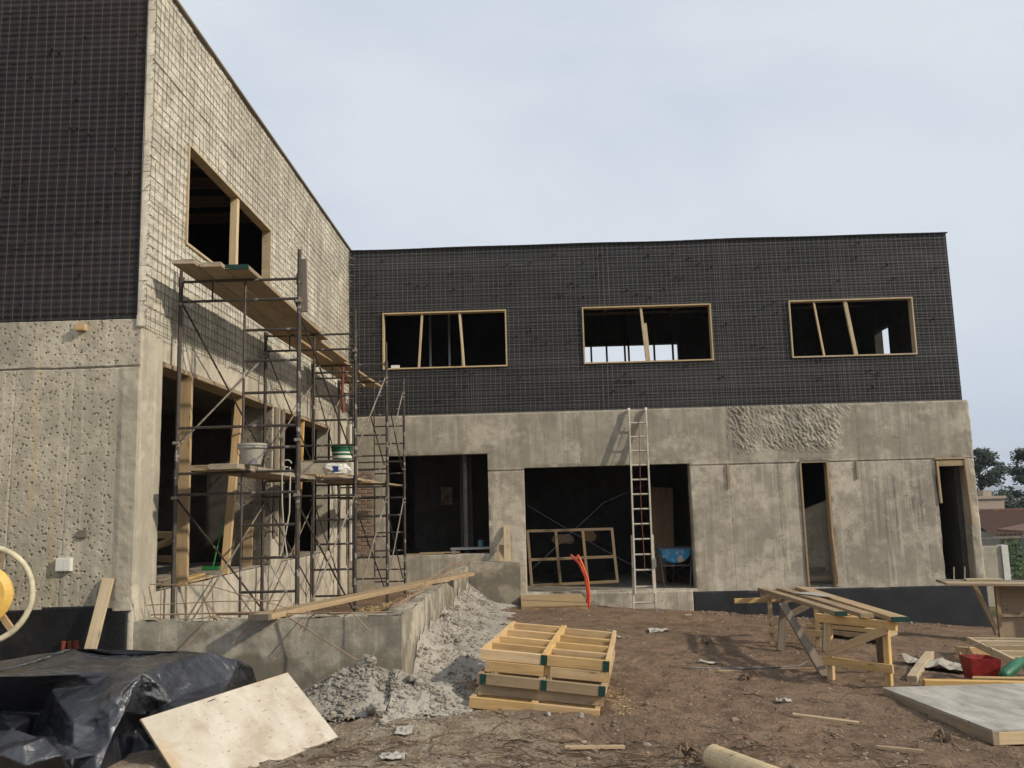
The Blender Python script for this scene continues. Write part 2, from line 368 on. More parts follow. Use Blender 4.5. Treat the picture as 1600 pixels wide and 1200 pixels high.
pa = N.math('DIVIDE', N.math('SUBTRACT', .36, N.math('ADD', X, N.math('MULTIPLY', sc, .5))), .09, True); pb = N.math('DIVIDE', N.math('SUBTRACT', N.math('ADD', Y, N.math('MULTIPLY', sc, .5)), .42), .09, True)
v = N.mix(N.math('MULTIPLY', N.math('MULTIPLY', pa, pb), .7), v, (.47, .33, .175))
v = N.mix(N.math('MULTIPLY', N.ramp(N.noise(1.6, 5, .7, N.map((2.2, .8, 1))), (.48, 0), (.62, 1)), .45), v, (.63, .59, .51))
N.col(v).nor(N.bump(N.noise(30, 4), .002)); M_PLY = N.m
N = NT('form_panel_face', .75, .25)
v = N.mix(N.ramp(N.noise(1, 5, .6, N.map((6, 2.2, 4)), .5), (.36, 0), (.66, 1)), (.29, .27, .225), (.46, .43, .375))
v = N.mix(N.ramp(N.noise(1, 4, .7, N.map((22, 5, 8))), (.62, 0), (.69, .8)), v, (.15, .13, .11)); N.col(v); M_FORM = N.m
# --- loose stuff
N = NT('dirt', .95, .12)
b1 = N.noise(.42, 5, .6); b2 = N.noise(2.6, 6, .65); b3 = N.noise(30, 4, .7); X, Y, Z = N.xyz()
v = N.mix(N.ramp(b1, (.36, 0), (.64, 1)), (.265, .178, .116), (.215, .150, .100))
v = N.mix(N.math('MULTIPLY', N.ramp(b2, (.40, 1), (.58, 0)), .6), v, (.11, .074, .049))
dust = N.band(N.math('ADD', N.math('ADD', X, N.math('MULTIPLY', Y, .42)), N.math('MULTIPLY', b1, 3.0)), -40., 5.1, 1.6)
dust = N.math('MULTIPLY', dust, N.band(Y, -50., 9.6, 2.0))
v = N.mix(N.math('MULTIPLY', dust, N.ramp(b2, (.36, .25), (.60, .95))), v, (.36, .305, .225))
v = N.mix(N.ramp(N.noise(1, 5, .7, N.map((2.2, 9, 3), (0, 0, .35))), (.58, 0), (.68, .5)), v, (.32, .26, .19))
v = N.mix(N.math('MULTIPLY', N.ramp(b3, (.42, 1), (.56, 0)), .5), v, (.10, .068, .046))
grs = N.math('MULTIPLY', N.math('GREATER_THAN', X, 10.2), N.ramp(N.noise(.5, 4), (.35, 0), (.5, .9)))
v = N.mix(grs, v, (.045, .07, .022))
N.col(v).nor(N.bump(b3, .022, .9, N.bump(N.noise(9, 5, .75), .045, .8))); M_DIRT = N.m
def stones(name, a, b):
    N = NT(name, .95, .12); r = N.geo('Random Per Island')
    v = N.mix(r, a, b); v = N.mix(N.math('MULTIPLY', N.ramp(N.noise(40, 3, .7), (.4, 1), (.6, 0)), .35), v, tuple(k * .6 for k in a))
    N.col(N.mix(N.math('MULTIPLY', N.ramp(N.noise(1.4, 4, .65), (.42, 1), (.6, 0)), .4), v, tuple(k * .55 for k in a))).nor(N.bump(N.noise(60, 3), .004)); return N.m
M_RUB = stones('rubble', (.23, .205, .165), (.42, .38, .32))
M_RUBB = stones('rubble_bed', (.36, .32, .26), (.36, .32, .26))
M_PEB = stones('pebble', (.17, .115, .08), (.36, .30, .23))
M_TWIG = stones('twig', (.11, .075, .05), (.26, .19, .125))
M_CHIPS = stones('wood_chips', (.50, .36, .17), (.62, .50, .29))
M_PAPER = plain('paper_white', (.42, .39, .33), .8, .2, 0, .5, 14)
M_SACK = plain('sack_paper', (.42, .38, .31), .85, .2, 0, .5, 10)
N = NT('black_plastic', .25, .9)
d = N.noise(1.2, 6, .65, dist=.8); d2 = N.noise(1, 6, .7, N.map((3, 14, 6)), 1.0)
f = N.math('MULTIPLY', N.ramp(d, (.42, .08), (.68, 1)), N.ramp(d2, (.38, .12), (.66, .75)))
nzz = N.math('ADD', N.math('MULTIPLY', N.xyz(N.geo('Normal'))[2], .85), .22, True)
f = N.math('ADD', N.math('MULTIPLY', f, nzz), N.math('MULTIPLY', nzz, .10), True)  # upward faces bluish grey: settled dust plus sky reflection painted into the colour
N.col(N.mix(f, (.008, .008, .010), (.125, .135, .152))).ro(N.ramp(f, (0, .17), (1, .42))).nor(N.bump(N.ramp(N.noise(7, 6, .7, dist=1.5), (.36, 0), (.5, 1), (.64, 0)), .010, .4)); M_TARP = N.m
M_YEL = plain('mixer_yellow', (.72, .45, .10), .45, .4, 0, .2, 6)
M_CREAM = plain('wheel_cream', (.60, .54, .36), .5, .4, 0, .45, 12)
M_GREEN = plain('mixer_green', (.04, .075, .07), .5, .4, 0, .3)
M_GPAINT = plain('green_end_paint', (.010, .050, .036), .7, .3, 0, .5, 25)
M_GPLAS = plain('green_plastic', (.015, .13, .06), .5, .4, 0, .5, 18)
M_BROOM = plain('green_broom', (.02, .20, .05), .5, .4)
M_RED = plain('red_plastic', (.30, .022, .018), .55, .35, 0, .7, 14)
M_ORANGE = plain('orange_conduit', (.72, .10, .035), .45, .4, 0, .1)
M_RPIPE = plain('red_clay_pipe', (.22, .055, .032), .7, .3, 0, .6, 20)
M_BLUE = None
N = NT('barrow_blue', .5, .4)
N.col(N.mix(N.ramp(N.noise(7, 5, .7), (.52, 0), (.58, 1)), (.02, .22, .42), (.42, .38, .30))); M_BLUE = N.m
M_BARIN = plain('barrow_cement', (.22, .23, .22), .8, .2)
M_BLUEL = plain('label_blue', (.03, .07, .26), .6, .3)
M_WHITE = plain('white_plastic', (.70, .68, .62), .6, .3, 0, .25)
N = NT('grey_pail', .6, .3)
N.col(N.mix(N.ramp(N.noise(5, 5, .7), (.56, 0), (.62, 1)), (.33, .305, .25), (.14, .145, .155))); M_PAIL = N.m
M_ROPE = plain('rope', (.50, .46, .38), .9, .2)
M_ROPER = plain('rope_red', (.20, .07, .05), .85, .2)
N = NT('brick', .9, .2)
N.col(N.mix(N.ramp(N.noise(8, 5, .7), (.40, 0), (.60, 1)), N.mix(N.rnd(), (.20, .095, .055), (.14, .085, .06)), (.30, .265, .21))).nor(N.bump(N.noise(25, 4), .01)); M_BRICK = N.m
M_MORTAR = concrete('mortar', (.33, .30, .25), (.25, .22, .18), .1, .01).m
M_TAN = plain('plaster_tan', (.40, .33, .26), .9, .2)
N = NT('roof_tile', .85, .2); N.col(N.mix(N.ramp(N.noise(2.5, 4), (.3, 0), (.7, 1)), (.20, .105, .07), (.135, .085, .065))); M_TILE = N.m
def leafm(name, a, b):
    N = NT(name, .7, .2); r = N.geo('Random Per Island'); N.col(N.mix(r, a, b)); return N.m
M_NEEDLE = leafm('pine_needles', (.018, .03, .017), (.04, .058, .03))
M_LEAF = leafm('shrub_leaves', (.03, .06, .016), (.075, .115, .035))
M_BARK = plain('bark', (.075, .055, .042), .95, .1)
M_HILL = plain('hill_scrub', (.07, .085, .055), .95, .1, 0, .3, .01)
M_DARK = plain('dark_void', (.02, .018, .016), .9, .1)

# ================================================================ ground
def gbase(x, y):
    x = np.asarray(x, float); y = np.asarray(y, float)
    xc = np.clip(x, -.6, 9.5); yc = np.clip(y, 3, 17.4); t = np.clip((yc - 8) / 9.4, 0, 1)
    z = .25 - .022 * (yc - 6) - xc * (.05 + .028 * t)
    z = z - np.clip((x - 9.5) * .12, 0, 3.6)
    inner = (x > -3.7) & (x < -1.25) & (y > 8.05)         # fill inside the planter
    return np.where(inner, .36 - .01 * (y - 8), z)
def G(x, y): return float(gbase(x, y))
def lines(*seg):
    r = []
    for a, b, st in seg: r += list(np.arange(a, b, st))
    return np.array(sorted(set(np.round(r, 4))))
def make_ground():
    xs = lines((-4000,-400,900),(-400,-40,60),(-40,-6,4),(-6,-3,.12),(-3,6.2,.036),(6.2,10,.08),(10,20,.6),(20,60,4),(60,400,50),(400,4400,800))
    ys = lines((-600,-20,100),(-20,2,3),(2,4.8,.25),(4.8,10.5,.036),(10.5,18,.07),(18,30,.8),(30,80,5),(80,400,50),(400,5000,700))
    X, Y = np.meshgrid(xs, ys); Z = gbase(X, Y)
    near = np.clip(1 - np.abs(X) / 40, 0, 1) * np.clip(1 - np.abs(Y - 8) / 40, 0, 1)
    d = .10 * fbm(X * .55, Y * .55, 3, 3) + .075 * fbm(X * 2.2, Y * 2.2, 4, 11) + .055 * fbm(X * 8, Y * 8, 3, 23)
    rr = random.Random(2)
    for _ in range(170):                                  # trodden footprints
        fx, fy, fa = rr.uniform(-1.5, 5), rr.uniform(5.3, 15), rr.uniform(-.5, .5) + (1.57 if rr.random() < .5 else 0); px_, py_ = X - fx, Y - fy
        u_, w_ = px_ * math.cos(fa) + py_ * math.sin(fa), -px_ * math.sin(fa) + py_ * math.cos(fa); e_ = (u_ / .14) ** 2 + (w_ / .055) ** 2
        d = d - np.where(e_ < 1.6, .022 * np.clip(1.2 - e_, 0, 1) - .010 * np.exp(-((e_ - 1.35) / .2) ** 2), 0)
    d += .02 * np.abs(fbm(X * 5 + Y * 1.5, Y * 12, 3, 31)) * np.clip((9.5 - Y) / 2, 0, 1)
    # wheel ruts in the foreground
    r = Y - (6.55 + .18 * np.sin(X * .7) - .10 * X)
    d += (-.05 * np.exp(-(r / .16) ** 2) + .03 * np.exp(-((r - .32) / .12) ** 2)) * np.clip((2.2 - X) / 1.5, 0, 1)
    d -= .10 * np.exp(-((X - 2.6) / 1.1) ** 2 - ((Y - 12.0) / 1.3) ** 2)
    d += .12 * np.exp(-((X - 1.3) / 1.2) ** 2 - ((Y - 15.9) / .7) ** 2)
    d -= .07 * np.exp(-((X + 1.9) / .45) ** 2 - ((Y - 6.0) / .5) ** 2)
    Z = Z + d * near
    ny, nx = X.shape; idx = np.arange(nx * ny).reshape(ny, nx)
    F = np.stack([idx[:-1,:-1], idx[:-1,1:], idx[1:,1:], idx[1:,:-1]], -1).reshape(-1, 4)
    me = bpy.data.meshes.new('ground'); me.from_pydata(np.stack([X, Y, Z], -1).reshape(-1, 3).tolist(), [], F.tolist()); me.update()
    me.polygons.foreach_set('use_smooth', [True] * len(me.polygons)); me.materials.append(M_DIRT)
    o = bpy.data.objects.new('ground', me); place(o, Matrix.Identity(4)); tag(o, kind='structure')
    from mathutils.bvhtree import BVHTree
    return BVHTree.FromPolygons([tuple(v.co) for v in me.vertices], [tuple(p.vertices) for p in me.polygons])
BVH = make_ground()
def H(x, y):
    h = BVH.ray_cast(Vector((x, y, 30)), Vector((0, 0, -1)))[0]
    return h.z if h else G(x, y)
def hills():
    xs = np.linspace(-2500, 4500, 90); b = MB()
    for i, x in enumerate(xs):
        h = 16 + 26 * float(vn(x / 700, 0, 5)) + 8 * float(vn(x / 160, 3, 6))
        for y, z in ((3000, -12), (3250, h * .6), (3500, h), (4000, -12)): b.v.append((x, y, z))
    for i in range(len(xs) - 1):
        for k in range(3): b.f.append((i*4+k, (i+1)*4+k, (i+1)*4+k+1, i*4+k+1))
    tag(b.build('hills', M_HILL, smooth=True), kind='structure')
hills()

# ================================================================ the building
XB, YA, YC, ZT = -3.64, 8.0, 17.4, 7.3
BLD = thing('concrete_building', (-3.64, 17.4, 0), 'two storey grey concrete building shell with black meshed upper floor', 'building')
def wall(name, plane, at, thick, u0, u1, v0, v1, holes, mat, label=None):
    """solid wall with rectangular openings. plane 'y': u=x, front at y=at; plane 'x': u=y, front at x=at"""
    us = sorted({u0, u1} | {h for q in holes for h in q[:2] if u0 < h < u1}); vs = sorted({v0, v1} | {h for q in holes for h in q[2:] if v0 < h < v1})
    P = (lambda u, w, v: (u, at + w, v)) if plane == 'y' else (lambda u, w, v: (at - w, u, v))
    sol = [[not any(q[0] < (us[i]+us[i+1])/2 < q[1] and q[2] < (vs[j]+vs[j+1])/2 < q[3] for q in holes) for j in range(len(vs)-1)] for i in range(len(us)-1)]
    b = MB(); ok = lambda i, j: 0 <= i < len(us)-1 and 0 <= j < len(vs)-1 and sol[i][j]
    for i in range(len(us)-1):
        for j in range(len(vs)-1):
            if not sol[i][j]: continue
            a, c, d, e = us[i], us[i+1], vs[j], vs[j+1]
            b.add([P(a,0,d),P(c,0,d),P(c,0,e),P(a,0,e)], [(0,1,2,3)]); b.add([P(a,thick,d),P(c,thick,d),P(c,thick,e),P(a,thick,e)], [(3,2,1,0)])
            for k, (q0, q1) in (((i-1,j),((a,d),(a,e))), ((i+1,j),((c,e),(c,d))), ((i,j-1),((c,d),(a,d))), ((i,j+1),((a,e),(c,e)))):
                if not ok(*k): b.add([P(q0[0],0,q0[1]),P(q1[0],0,q1[1]),P(q1[0],thick,q1[1]),P(q0[0],thick,q0[1])], [(0,1,2,3)])
    return tag(b.build(name, mat, BLD, origin=(0,0,0)), label)
def skin(name, plane, at, us, vs, disp, mat, solid=None, back=.04, label=None, smooth=True):
    """finely displaced concrete face standing in front of a wall; disp = metres out of the wall"""
    U, V = np.meshgrid(us, vs)
    Pt = np.stack([U, at - disp, V], -1) if plane == 'y' else np.stack([at + disp, U, V], -1)
    ny, nx = U.shape; idx = np.arange(nx * ny).reshape(ny, nx)
    ok = np.ones((ny - 1, nx - 1), bool) if solid is None else solid
    F = np.stack([idx[:-1,:-1], idx[:-1,1:], idx[1:,1:], idx[1:,:-1]], -1)[ok].tolist()
    v = Pt.reshape(-1, 3).tolist()
    pad = np.pad(ok, 1); cache = {}
    def bk(i):
        if i not in cache:
            p = list(v[i]); k = 1 if plane == 'y' else 0; p[k] = at + (back if plane == 'y' else -back); cache[i] = len(v); v.append(p)
        return cache[i]
    def edges(mask, a, b):
        for i, j in zip(a[mask].tolist(), b[mask].tolist()): F.append([j, i, bk(i), bk(j)])
    c = pad[1:-1,1:-1]
    edges(c & ~pad[:-2,1:-1], idx[:-1,:-1], idx[:-1,1:]); edges(c & ~pad[2:,1:-1], idx[1:,1:], idx[1:,:-1])
    edges(c & ~pad[1:-1,:-2], idx[1:,:-1], idx[:-1,:-1]); edges(c & ~pad[1:-1,2:], idx[:-1,1:], idx[1:,1:])
    used = sorted({i for f in F for i in f}); mp = {o: n for n, o in enumerate(used)}
    me = bpy.data.meshes.new(name); me.from_pydata([v[i] for i in used], [], [[mp[i] for i in f] for f in F]); me.update(); me.materials.append(mat)
    if smooth: me.polygons.foreach_set('use_smooth', [True] * len(me.polygons))
    o = bpy.data.objects.new(name, me); place(o, Matrix.Identity(4), BLD); return tag(o, label)
def pits(us, vs, cell, depth, seed, ln=.022, zone=None):
    rnd = random.Random(seed); D = np.zeros((len(vs), len(us))); du, dv = us[1]-us[0], vs[1]-vs[0]
    for cu in np.arange(us[0], us[-1], cell):
        for cv in np.arange(vs[0], vs[-1], cell):
            u, v = cu + rnd.uniform(0, cell), cv + rnd.uniform(0, cell)
            if rnd.random() < .12 or (zone and not zone(u, v)): continue
            a = rnd.uniform(-.3, 1.2); l = ln * rnd.uniform(.5, 1.35); w = l * rnd.uniform(.3, .6); k = int(l * 2.2 / du) + 2
            i0, j0 = int((u-us[0])/du), int((v-vs[0])/dv); sl = (slice(max(0,j0-k), j0+k), slice(max(0,i0-k), i0+k))
            UU, VV = np.meshgrid(us[sl[1]], vs[sl[0]]); p, q = UU-u, VV-v
            e = ((p*math.cos(a)+q*math.sin(a))/l)**2 + ((-p*math.sin(a)+q*math.cos(a))/w)**2
            D[sl] = np.minimum(D[sl], -depth * rnd.uniform(.6, 1.2) * np.clip(2.4 - 2 * e, 0, 1))
    return D

# --- openings (measured on the walls)
WB = [(8.86, 11.88, 4.78, 5.93)]                                        # left wing, upper floor (y, z)
OB = [(8.45, 12.2, 1.17, 3.43), (12.72, 15.85, 1.17, 3.43)]             # left wing, ground floor
WC = [(-2.91, -.34, 4.73, 5.92), (1.23, 3.89, 4.73, 5.92), (5.49, 8.03, 4.73, 5.93)]
OC = [(-2.83, -.79, .96, 2.95), (-.06, 3.27, .18, 2.64), (5.46, 6.03, .14, 2.62), (8.16, 8.76, .17, 2.60)]
# --- load bearing walls
wall('end_wall', 'y', YA, .25, -12, XB, -.5, ZT, [], M_CSIDE, 'chiselled concrete end wall of the left wing')
wall('side_wall', 'x', XB, .25, YA + .25, YC + .25, -.5, 3.72, OB, M_CSIDE, 'sunlit concrete side wall of the left wing')
wall('side_upper_wall', 'x', XB, .08, YA + .25, YC + .25, 3.72, ZT, WB, M_CSIDE, 'meshed upper wall of the left wing')
wall('rear_lower_wall', 'y', YC, .22, XB + .002, 8.93, -1.3, 3.77, OC, M_CREAR, 'grey concrete ground floor wall of the rear wing')
wall('rear_upper_wall', 'y', YC + .03, .2, XB + .002, 8.86, 3.77, ZT - .02, WC, M_MEM, 'black membrane covered upper wall of the rear wing')
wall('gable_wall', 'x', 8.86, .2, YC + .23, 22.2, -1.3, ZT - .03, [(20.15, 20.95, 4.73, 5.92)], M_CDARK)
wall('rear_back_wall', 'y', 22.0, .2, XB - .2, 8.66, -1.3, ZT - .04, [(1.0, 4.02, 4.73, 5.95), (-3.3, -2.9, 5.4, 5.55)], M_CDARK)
b = MB(); b.box(-11.9, XB - .26, YA + .26, 24, 6.95, 7.1); b.build('roof_slab', M_CDARK, BLD)
b = MB(); b.box(XB - .3, 8.64, YC + .24, 21.98, 7.0, 7.15); b.build('roof_slab', M_CDARK, BLD)
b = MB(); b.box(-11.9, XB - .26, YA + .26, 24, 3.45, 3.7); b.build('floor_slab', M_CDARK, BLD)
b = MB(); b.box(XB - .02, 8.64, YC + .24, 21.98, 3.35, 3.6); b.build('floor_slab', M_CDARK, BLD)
b = MB(); b.box(-11.9, XB - .255, YA + .26, 17.3, .8, 1.165); b.build('floor_slab', M_CFLOOR, BLD, origin=(0,0,0))
b = MB(); b.box(XB - .02, 8.6, YC + .225, 21.9, -.2, .175); b.build('floor_slab', M_CFLOOR, BLD, origin=(0,0,0))
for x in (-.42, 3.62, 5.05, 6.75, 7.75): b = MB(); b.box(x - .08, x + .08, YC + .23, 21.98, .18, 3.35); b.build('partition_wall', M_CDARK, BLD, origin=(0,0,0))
b = MB(); b.poly([(5.14, 18.06, .18), (6.66, 18.06, .18), (6.66, 18.06, 2.0), (5.14, 18.06, 1.45)], (0, .1, 0)); b.build('sun_patch_wall', M_CSIDE, BLD, origin=(0,0,0))  # invented low wall; its slanted top shapes the doorway's sun patch and shade edge
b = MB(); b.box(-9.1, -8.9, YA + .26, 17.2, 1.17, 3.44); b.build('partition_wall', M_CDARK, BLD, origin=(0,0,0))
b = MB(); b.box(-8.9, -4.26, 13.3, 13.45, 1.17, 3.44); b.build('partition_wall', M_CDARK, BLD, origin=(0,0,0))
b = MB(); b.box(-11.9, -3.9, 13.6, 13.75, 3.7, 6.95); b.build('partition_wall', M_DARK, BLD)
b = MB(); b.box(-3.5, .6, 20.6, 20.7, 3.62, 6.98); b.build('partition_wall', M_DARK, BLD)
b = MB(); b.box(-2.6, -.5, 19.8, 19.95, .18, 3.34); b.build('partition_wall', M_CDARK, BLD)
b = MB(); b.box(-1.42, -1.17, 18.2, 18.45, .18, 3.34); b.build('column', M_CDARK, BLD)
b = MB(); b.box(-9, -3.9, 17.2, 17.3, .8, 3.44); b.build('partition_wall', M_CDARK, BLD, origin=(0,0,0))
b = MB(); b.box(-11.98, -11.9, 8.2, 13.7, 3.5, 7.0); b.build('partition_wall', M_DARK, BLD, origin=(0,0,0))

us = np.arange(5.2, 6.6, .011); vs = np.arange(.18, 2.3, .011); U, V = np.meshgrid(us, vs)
skin('sun_patch_face', 'y', 18.055, us, vs, .01 + .004 * fbm(U * 9, V * 9, 3, 3) + pits(us, vs, .07, .02, 15, .018), M_CEND, ((V - (U - 5.14) * .362) < 1.44)[:-1,:-1], back=.0)  # pale pocked face of the added wall, standing in for sunlight
# --- left wing end wall: bare chiselled concrete, bitumen below, membrane and mesh above
us = np.arange(-5.2, XB + .001, .0068); vs = np.arange(1.05, 3.775, .0068); U, V = np.meshgrid(us, vs)
D = .012 + .008 * fbm(U * 2.0, V * 2.0, 3, 1) + .004 * fbm(U * 26, V * 26, 3, 2)
D += pits(us, vs, .055, .020, 5, .0105, lambda u, v: not (u > -3.86 and v < 3.3) and abs(v - 3.31) > .03)
D += np.where(np.abs(V - 3.31 + .02 * fbm(U * 4, V * 0, 2, 8)) < .009, -.012, 0) + np.where((np.abs(U + 4.83) < .0045) & (V < 3.3), -.004, 0) + np.where((np.abs(U + 4.30 - .03 * (V - 2)) < .0045) & (V < 3.3), -.004, 0)
D += .02 * np.clip((U + 3.84) / .05, 0, 1) * (V < 3.3) * (.6 + .8 * fbm(U * 9, V * 9, 2, 4))
skin('end_wall_face', 'y', YA - .02, us, vs, D, M_CEND, label='pale concrete face pocked with chisel marks')
us = np.arange(-7.0, XB - .03, .02); vs = np.arange(-.2, 1.12, .02); U, V = np.meshgrid(us, vs)
D = .016 + .012 * fbm(U * 5, V * 5, 3, 6); top = 1.075 + .05 * fbm(U * 5, U * 0, 3, 9)
skin('damp_proof_paint', 'y', YA - .022, us, vs, D, M_BIT, (V[:-1,:-1] < top[:-1,:-1]), label='black bitumen painted base strip')
b = MB(); b.box(-12, XB + .01, YA - .03, YA + .0, 3.78, ZT - .02); b.build('membrane', M_MEM2, BLD, origin=(0,0,0))
# --- left wing side wall, rough render with embedded wire mesh
us = np.unique(np.round(np.concatenate([np.arange(YA - .052, 13, .018), np.arange(13, YC, .03), [8.86, 11.88]]), 4))
vs = np.unique(np.round(np.concatenate([np.arange(3.60, ZT, .018), [4.78, 5.93, ZT]]), 4)); U, V = np.meshgrid(us, vs)
D = .030 + .016 * fbm(U * 2.2, V * 2.2, 4, 13) + .026 * np.abs(fbm(U * 15, V * 15, 3, 14)) + .012 * (vn(U * 38, V * 38, 15) - .5)
D *= np.clip((V - 3.58) / .35, .35, 1)
cu, cv = (U[:-1,:-1]+U[1:,1:])/2, (V[:-1,:-1]+V[1:,1:])/2
inw = (cu > 8.86) & (cu < 11.88) & (cv > 4.78) & (cv < 5.93)
low = cv > 3.66 + .10 * fbm(cu * 2, cu * 0, 3, 44)
skin('render_coat', 'x', XB, us, vs, D, M_RENDER, ~inw & low, label='rough sunlit cement coat over wire mesh')
us = np.unique(np.round(np.concatenate([np.arange(YA - .02, YC, .03), [8.45, 12.2, 12.72, 15.85]]), 4)); vs = np.unique(np.round(np.concatenate([np.arange(.2, 3.8, .03), [1.17, 3.43]]), 4)); U, V = np.meshgrid(us, vs)
D = .010 + .012 * fbm(U * 1.7, V * 1.7, 3, 51) + .006 * fbm(U * 12, V * 12, 3, 52)
cu, cv = (U[:-1,:-1]+U[1:,1:])/2, (V[:-1,:-1]+V[1:,1:])/2; sol = np.ones_like(cu, bool)
for a, c, d, e in OB: sol &= ~((cu > a) & (cu < c) & (cv > d) & (cv < e))
skin('side_wall_face', 'x', XB, us, vs, D, M_CSIDE, sol)
# pocked face of the pier between the two ground floor openings
us = np.arange(-4.22, XB + .01, .0095); vs = np.arange(1.17, 3.43, .0095); U, V = np.meshgrid(us, vs)
D = .01 + .006 * fbm(U * 6, V * 6, 3, 61) + pits(us, vs, .075, .014, 8, .018)
b = MB(); b.box(-4.21, XB - .02, 12.19, 12.71, 1.17, 3.44); b.build('pier', M_CPIER, BLD, origin=(0,0,0))
skin('pier_face', 'y', 12.185, us, vs, D, M_CPIER, back=.01)
# --- rear wing ground floor: cast face, roughened patch, foundation
us = np.unique(np.round(np.concatenate([np.arange(XB + .02, 8.94, .026)] + [list(q[:2]) for q in OC]), 4)); us = us[us <= 8.94]
vs = np.unique(np.round(np.concatenate([np.arange(.10, 3.76, .024)] + [[d for d in q[2:] if d > .1] for q in OC] + [[2.6, 2.612]]), 4)); U, V = np.meshgrid(us, vs)
D = .008 + .014 * fbm(U * .9, V * .9, 3, 71) + .005 * fbm(U * 9, V * 9, 3, 72) + np.where(V > 2.605, .012, 0)
for x in (1.02, 4.03, 6.62): D += np.where((np.abs(U - x - .01 * V) < .013) & (V > 2.6), -.004, 0)
for x in (-.55, 4.05, 5.0, 6.66, 7.9): D += np.where((np.abs(U - x) < .013) & (V < 2.6), -.0035, 0)
D += np.where(np.abs(V - 2.59) < .015, -.014 * (.4 + vn(U * 7, V * 0, 5)), 0)
for (q0, q1, q2, q3) in OC:                                              # broken edges round the openings
    dd = np.maximum(np.maximum(q0 - U, U - q1), np.maximum(q2 - V, V - q3)); D += -.03 * np.clip(.06 - dd, 0, .06) / .06 * np.clip(fbm(U * 6, V * 6, 3, 77) + .15, 0, .5) * 2
D += -.05 * np.clip((U - 8.72) / .2, 0, 1) * np.clip(fbm(U * 7, V * 4, 3, 79) + .12, 0, .6) * 2
cu, cv = (U[:-1,:-1]+U[1:,1:])/2, (V[:-1,:-1]+V[1:,1:])/2; sol = np.ones_like(cu, bool)
for a, c, d, e in OC: sol &= ~((cu > a) & (cu < c) & (cv > d) & (cv < e))
sol &= ~((cu < -3.07) & (cv > .95) & (cv < 2.66))
skin('rear_wall_face', 'y', YC - .03, us, vs, D, M_CREAR, sol, back=.026)
us = np.arange(3.9, 6.56, .0125); vs = np.arange(2.70, 3.765, .0125); U, V = np.meshgrid(us, vs)
wu = U + .05 * fbm(U * 4, V * 4, 2, 84); p_, q_ = (wu * .86 + V * .5), (-wu * .5 + V * .86)
D = .026 * vn(p_ * 34, q_ * 13, 81) + .018 * vn(p_ * 62 + 9, q_ * 28, 85) + .012 * vn(U * 75, V * 75, 82) - .014
m = np.minimum(np.minimum(U - 3.98 - .55 * np.clip(3.25 - V, 0, 1), 6.40 - U + .45 * np.clip((V - 3.45) * 3, 0, 1) - .25 * np.clip(3.1 - V, 0, 1)), np.minimum(V - 2.78, 3.9 - V)) + .16 * fbm(U * 4, V * 4, 3, 83)
D = -.004 + D * np.clip(m / .2, 0, 1) * (.55 + .9 * vn(U * 3, V * 3, 86)); skin('roughened_patch', 'y', YC - .052, us, vs, D, M_CREAR, (m > 0)[:-1,:-1], back=.02, label='rough hacked concrete patch below the black upper wall')
us = np.arange(3.2, 8.95, .03); vs = np.arange(-1.2, .14, .03); U, V = np.meshgrid(us, vs)
D = .03 + .01 * fbm(U * 3, V * 3, 3, 91); top = .10 + .05 * fbm(U * 2.5, U * 0, 3, 92)
skin('foundation_paint', 'y', YC - .03, us, vs, D, M_BIT2, (V < top)[:-1,:-1], label='matt black painted foundation strip')
us = np.arange(XB + .05, 3.2, .03); vs = np.arange(-.9, .17, .03); U, V = np.meshgrid(us, vs)
skin('foundation_face', 'y', YC - .03, us, vs, .05 + .03 * fbm(U * 3, V * 3, 4, 93), M_CREAR, back=.02)
# exposed brick infill beside the inner corner
b = MB(); b.box(XB + .05, -3.06, YC - .055, YC - .005, .95, 2.66); b.build('mortar_bed', M_MORTAR, BLD, origin=(0,0,0))
proto = None; rnd = random.Random(4)
for r in range(23):
    z = .975 + r * .0735
    for k in range(3):
        x0 = XB + .06 + k * .24 - (.12 if r % 2 else 0); x1 = x0 + .225
        x0, x1 = max(x0, XB + .06), min(x1, -3.08 + rnd.uniform(-.05, .05))
        if x1 - x0 < .05: continue
        q = MB(); y = YC - .062 - rnd.uniform(0, .016); q.box(x0, x1, y, YC - .05, z, z + .056)
        q.v = [(a + rnd.uniform(-.006, .006), c + rnd.uniform(-.004, .004), d + rnd.uniform(-.006, .006)) for a, c, d in q.v]; q.build('brick', M_BRICK, BLD)

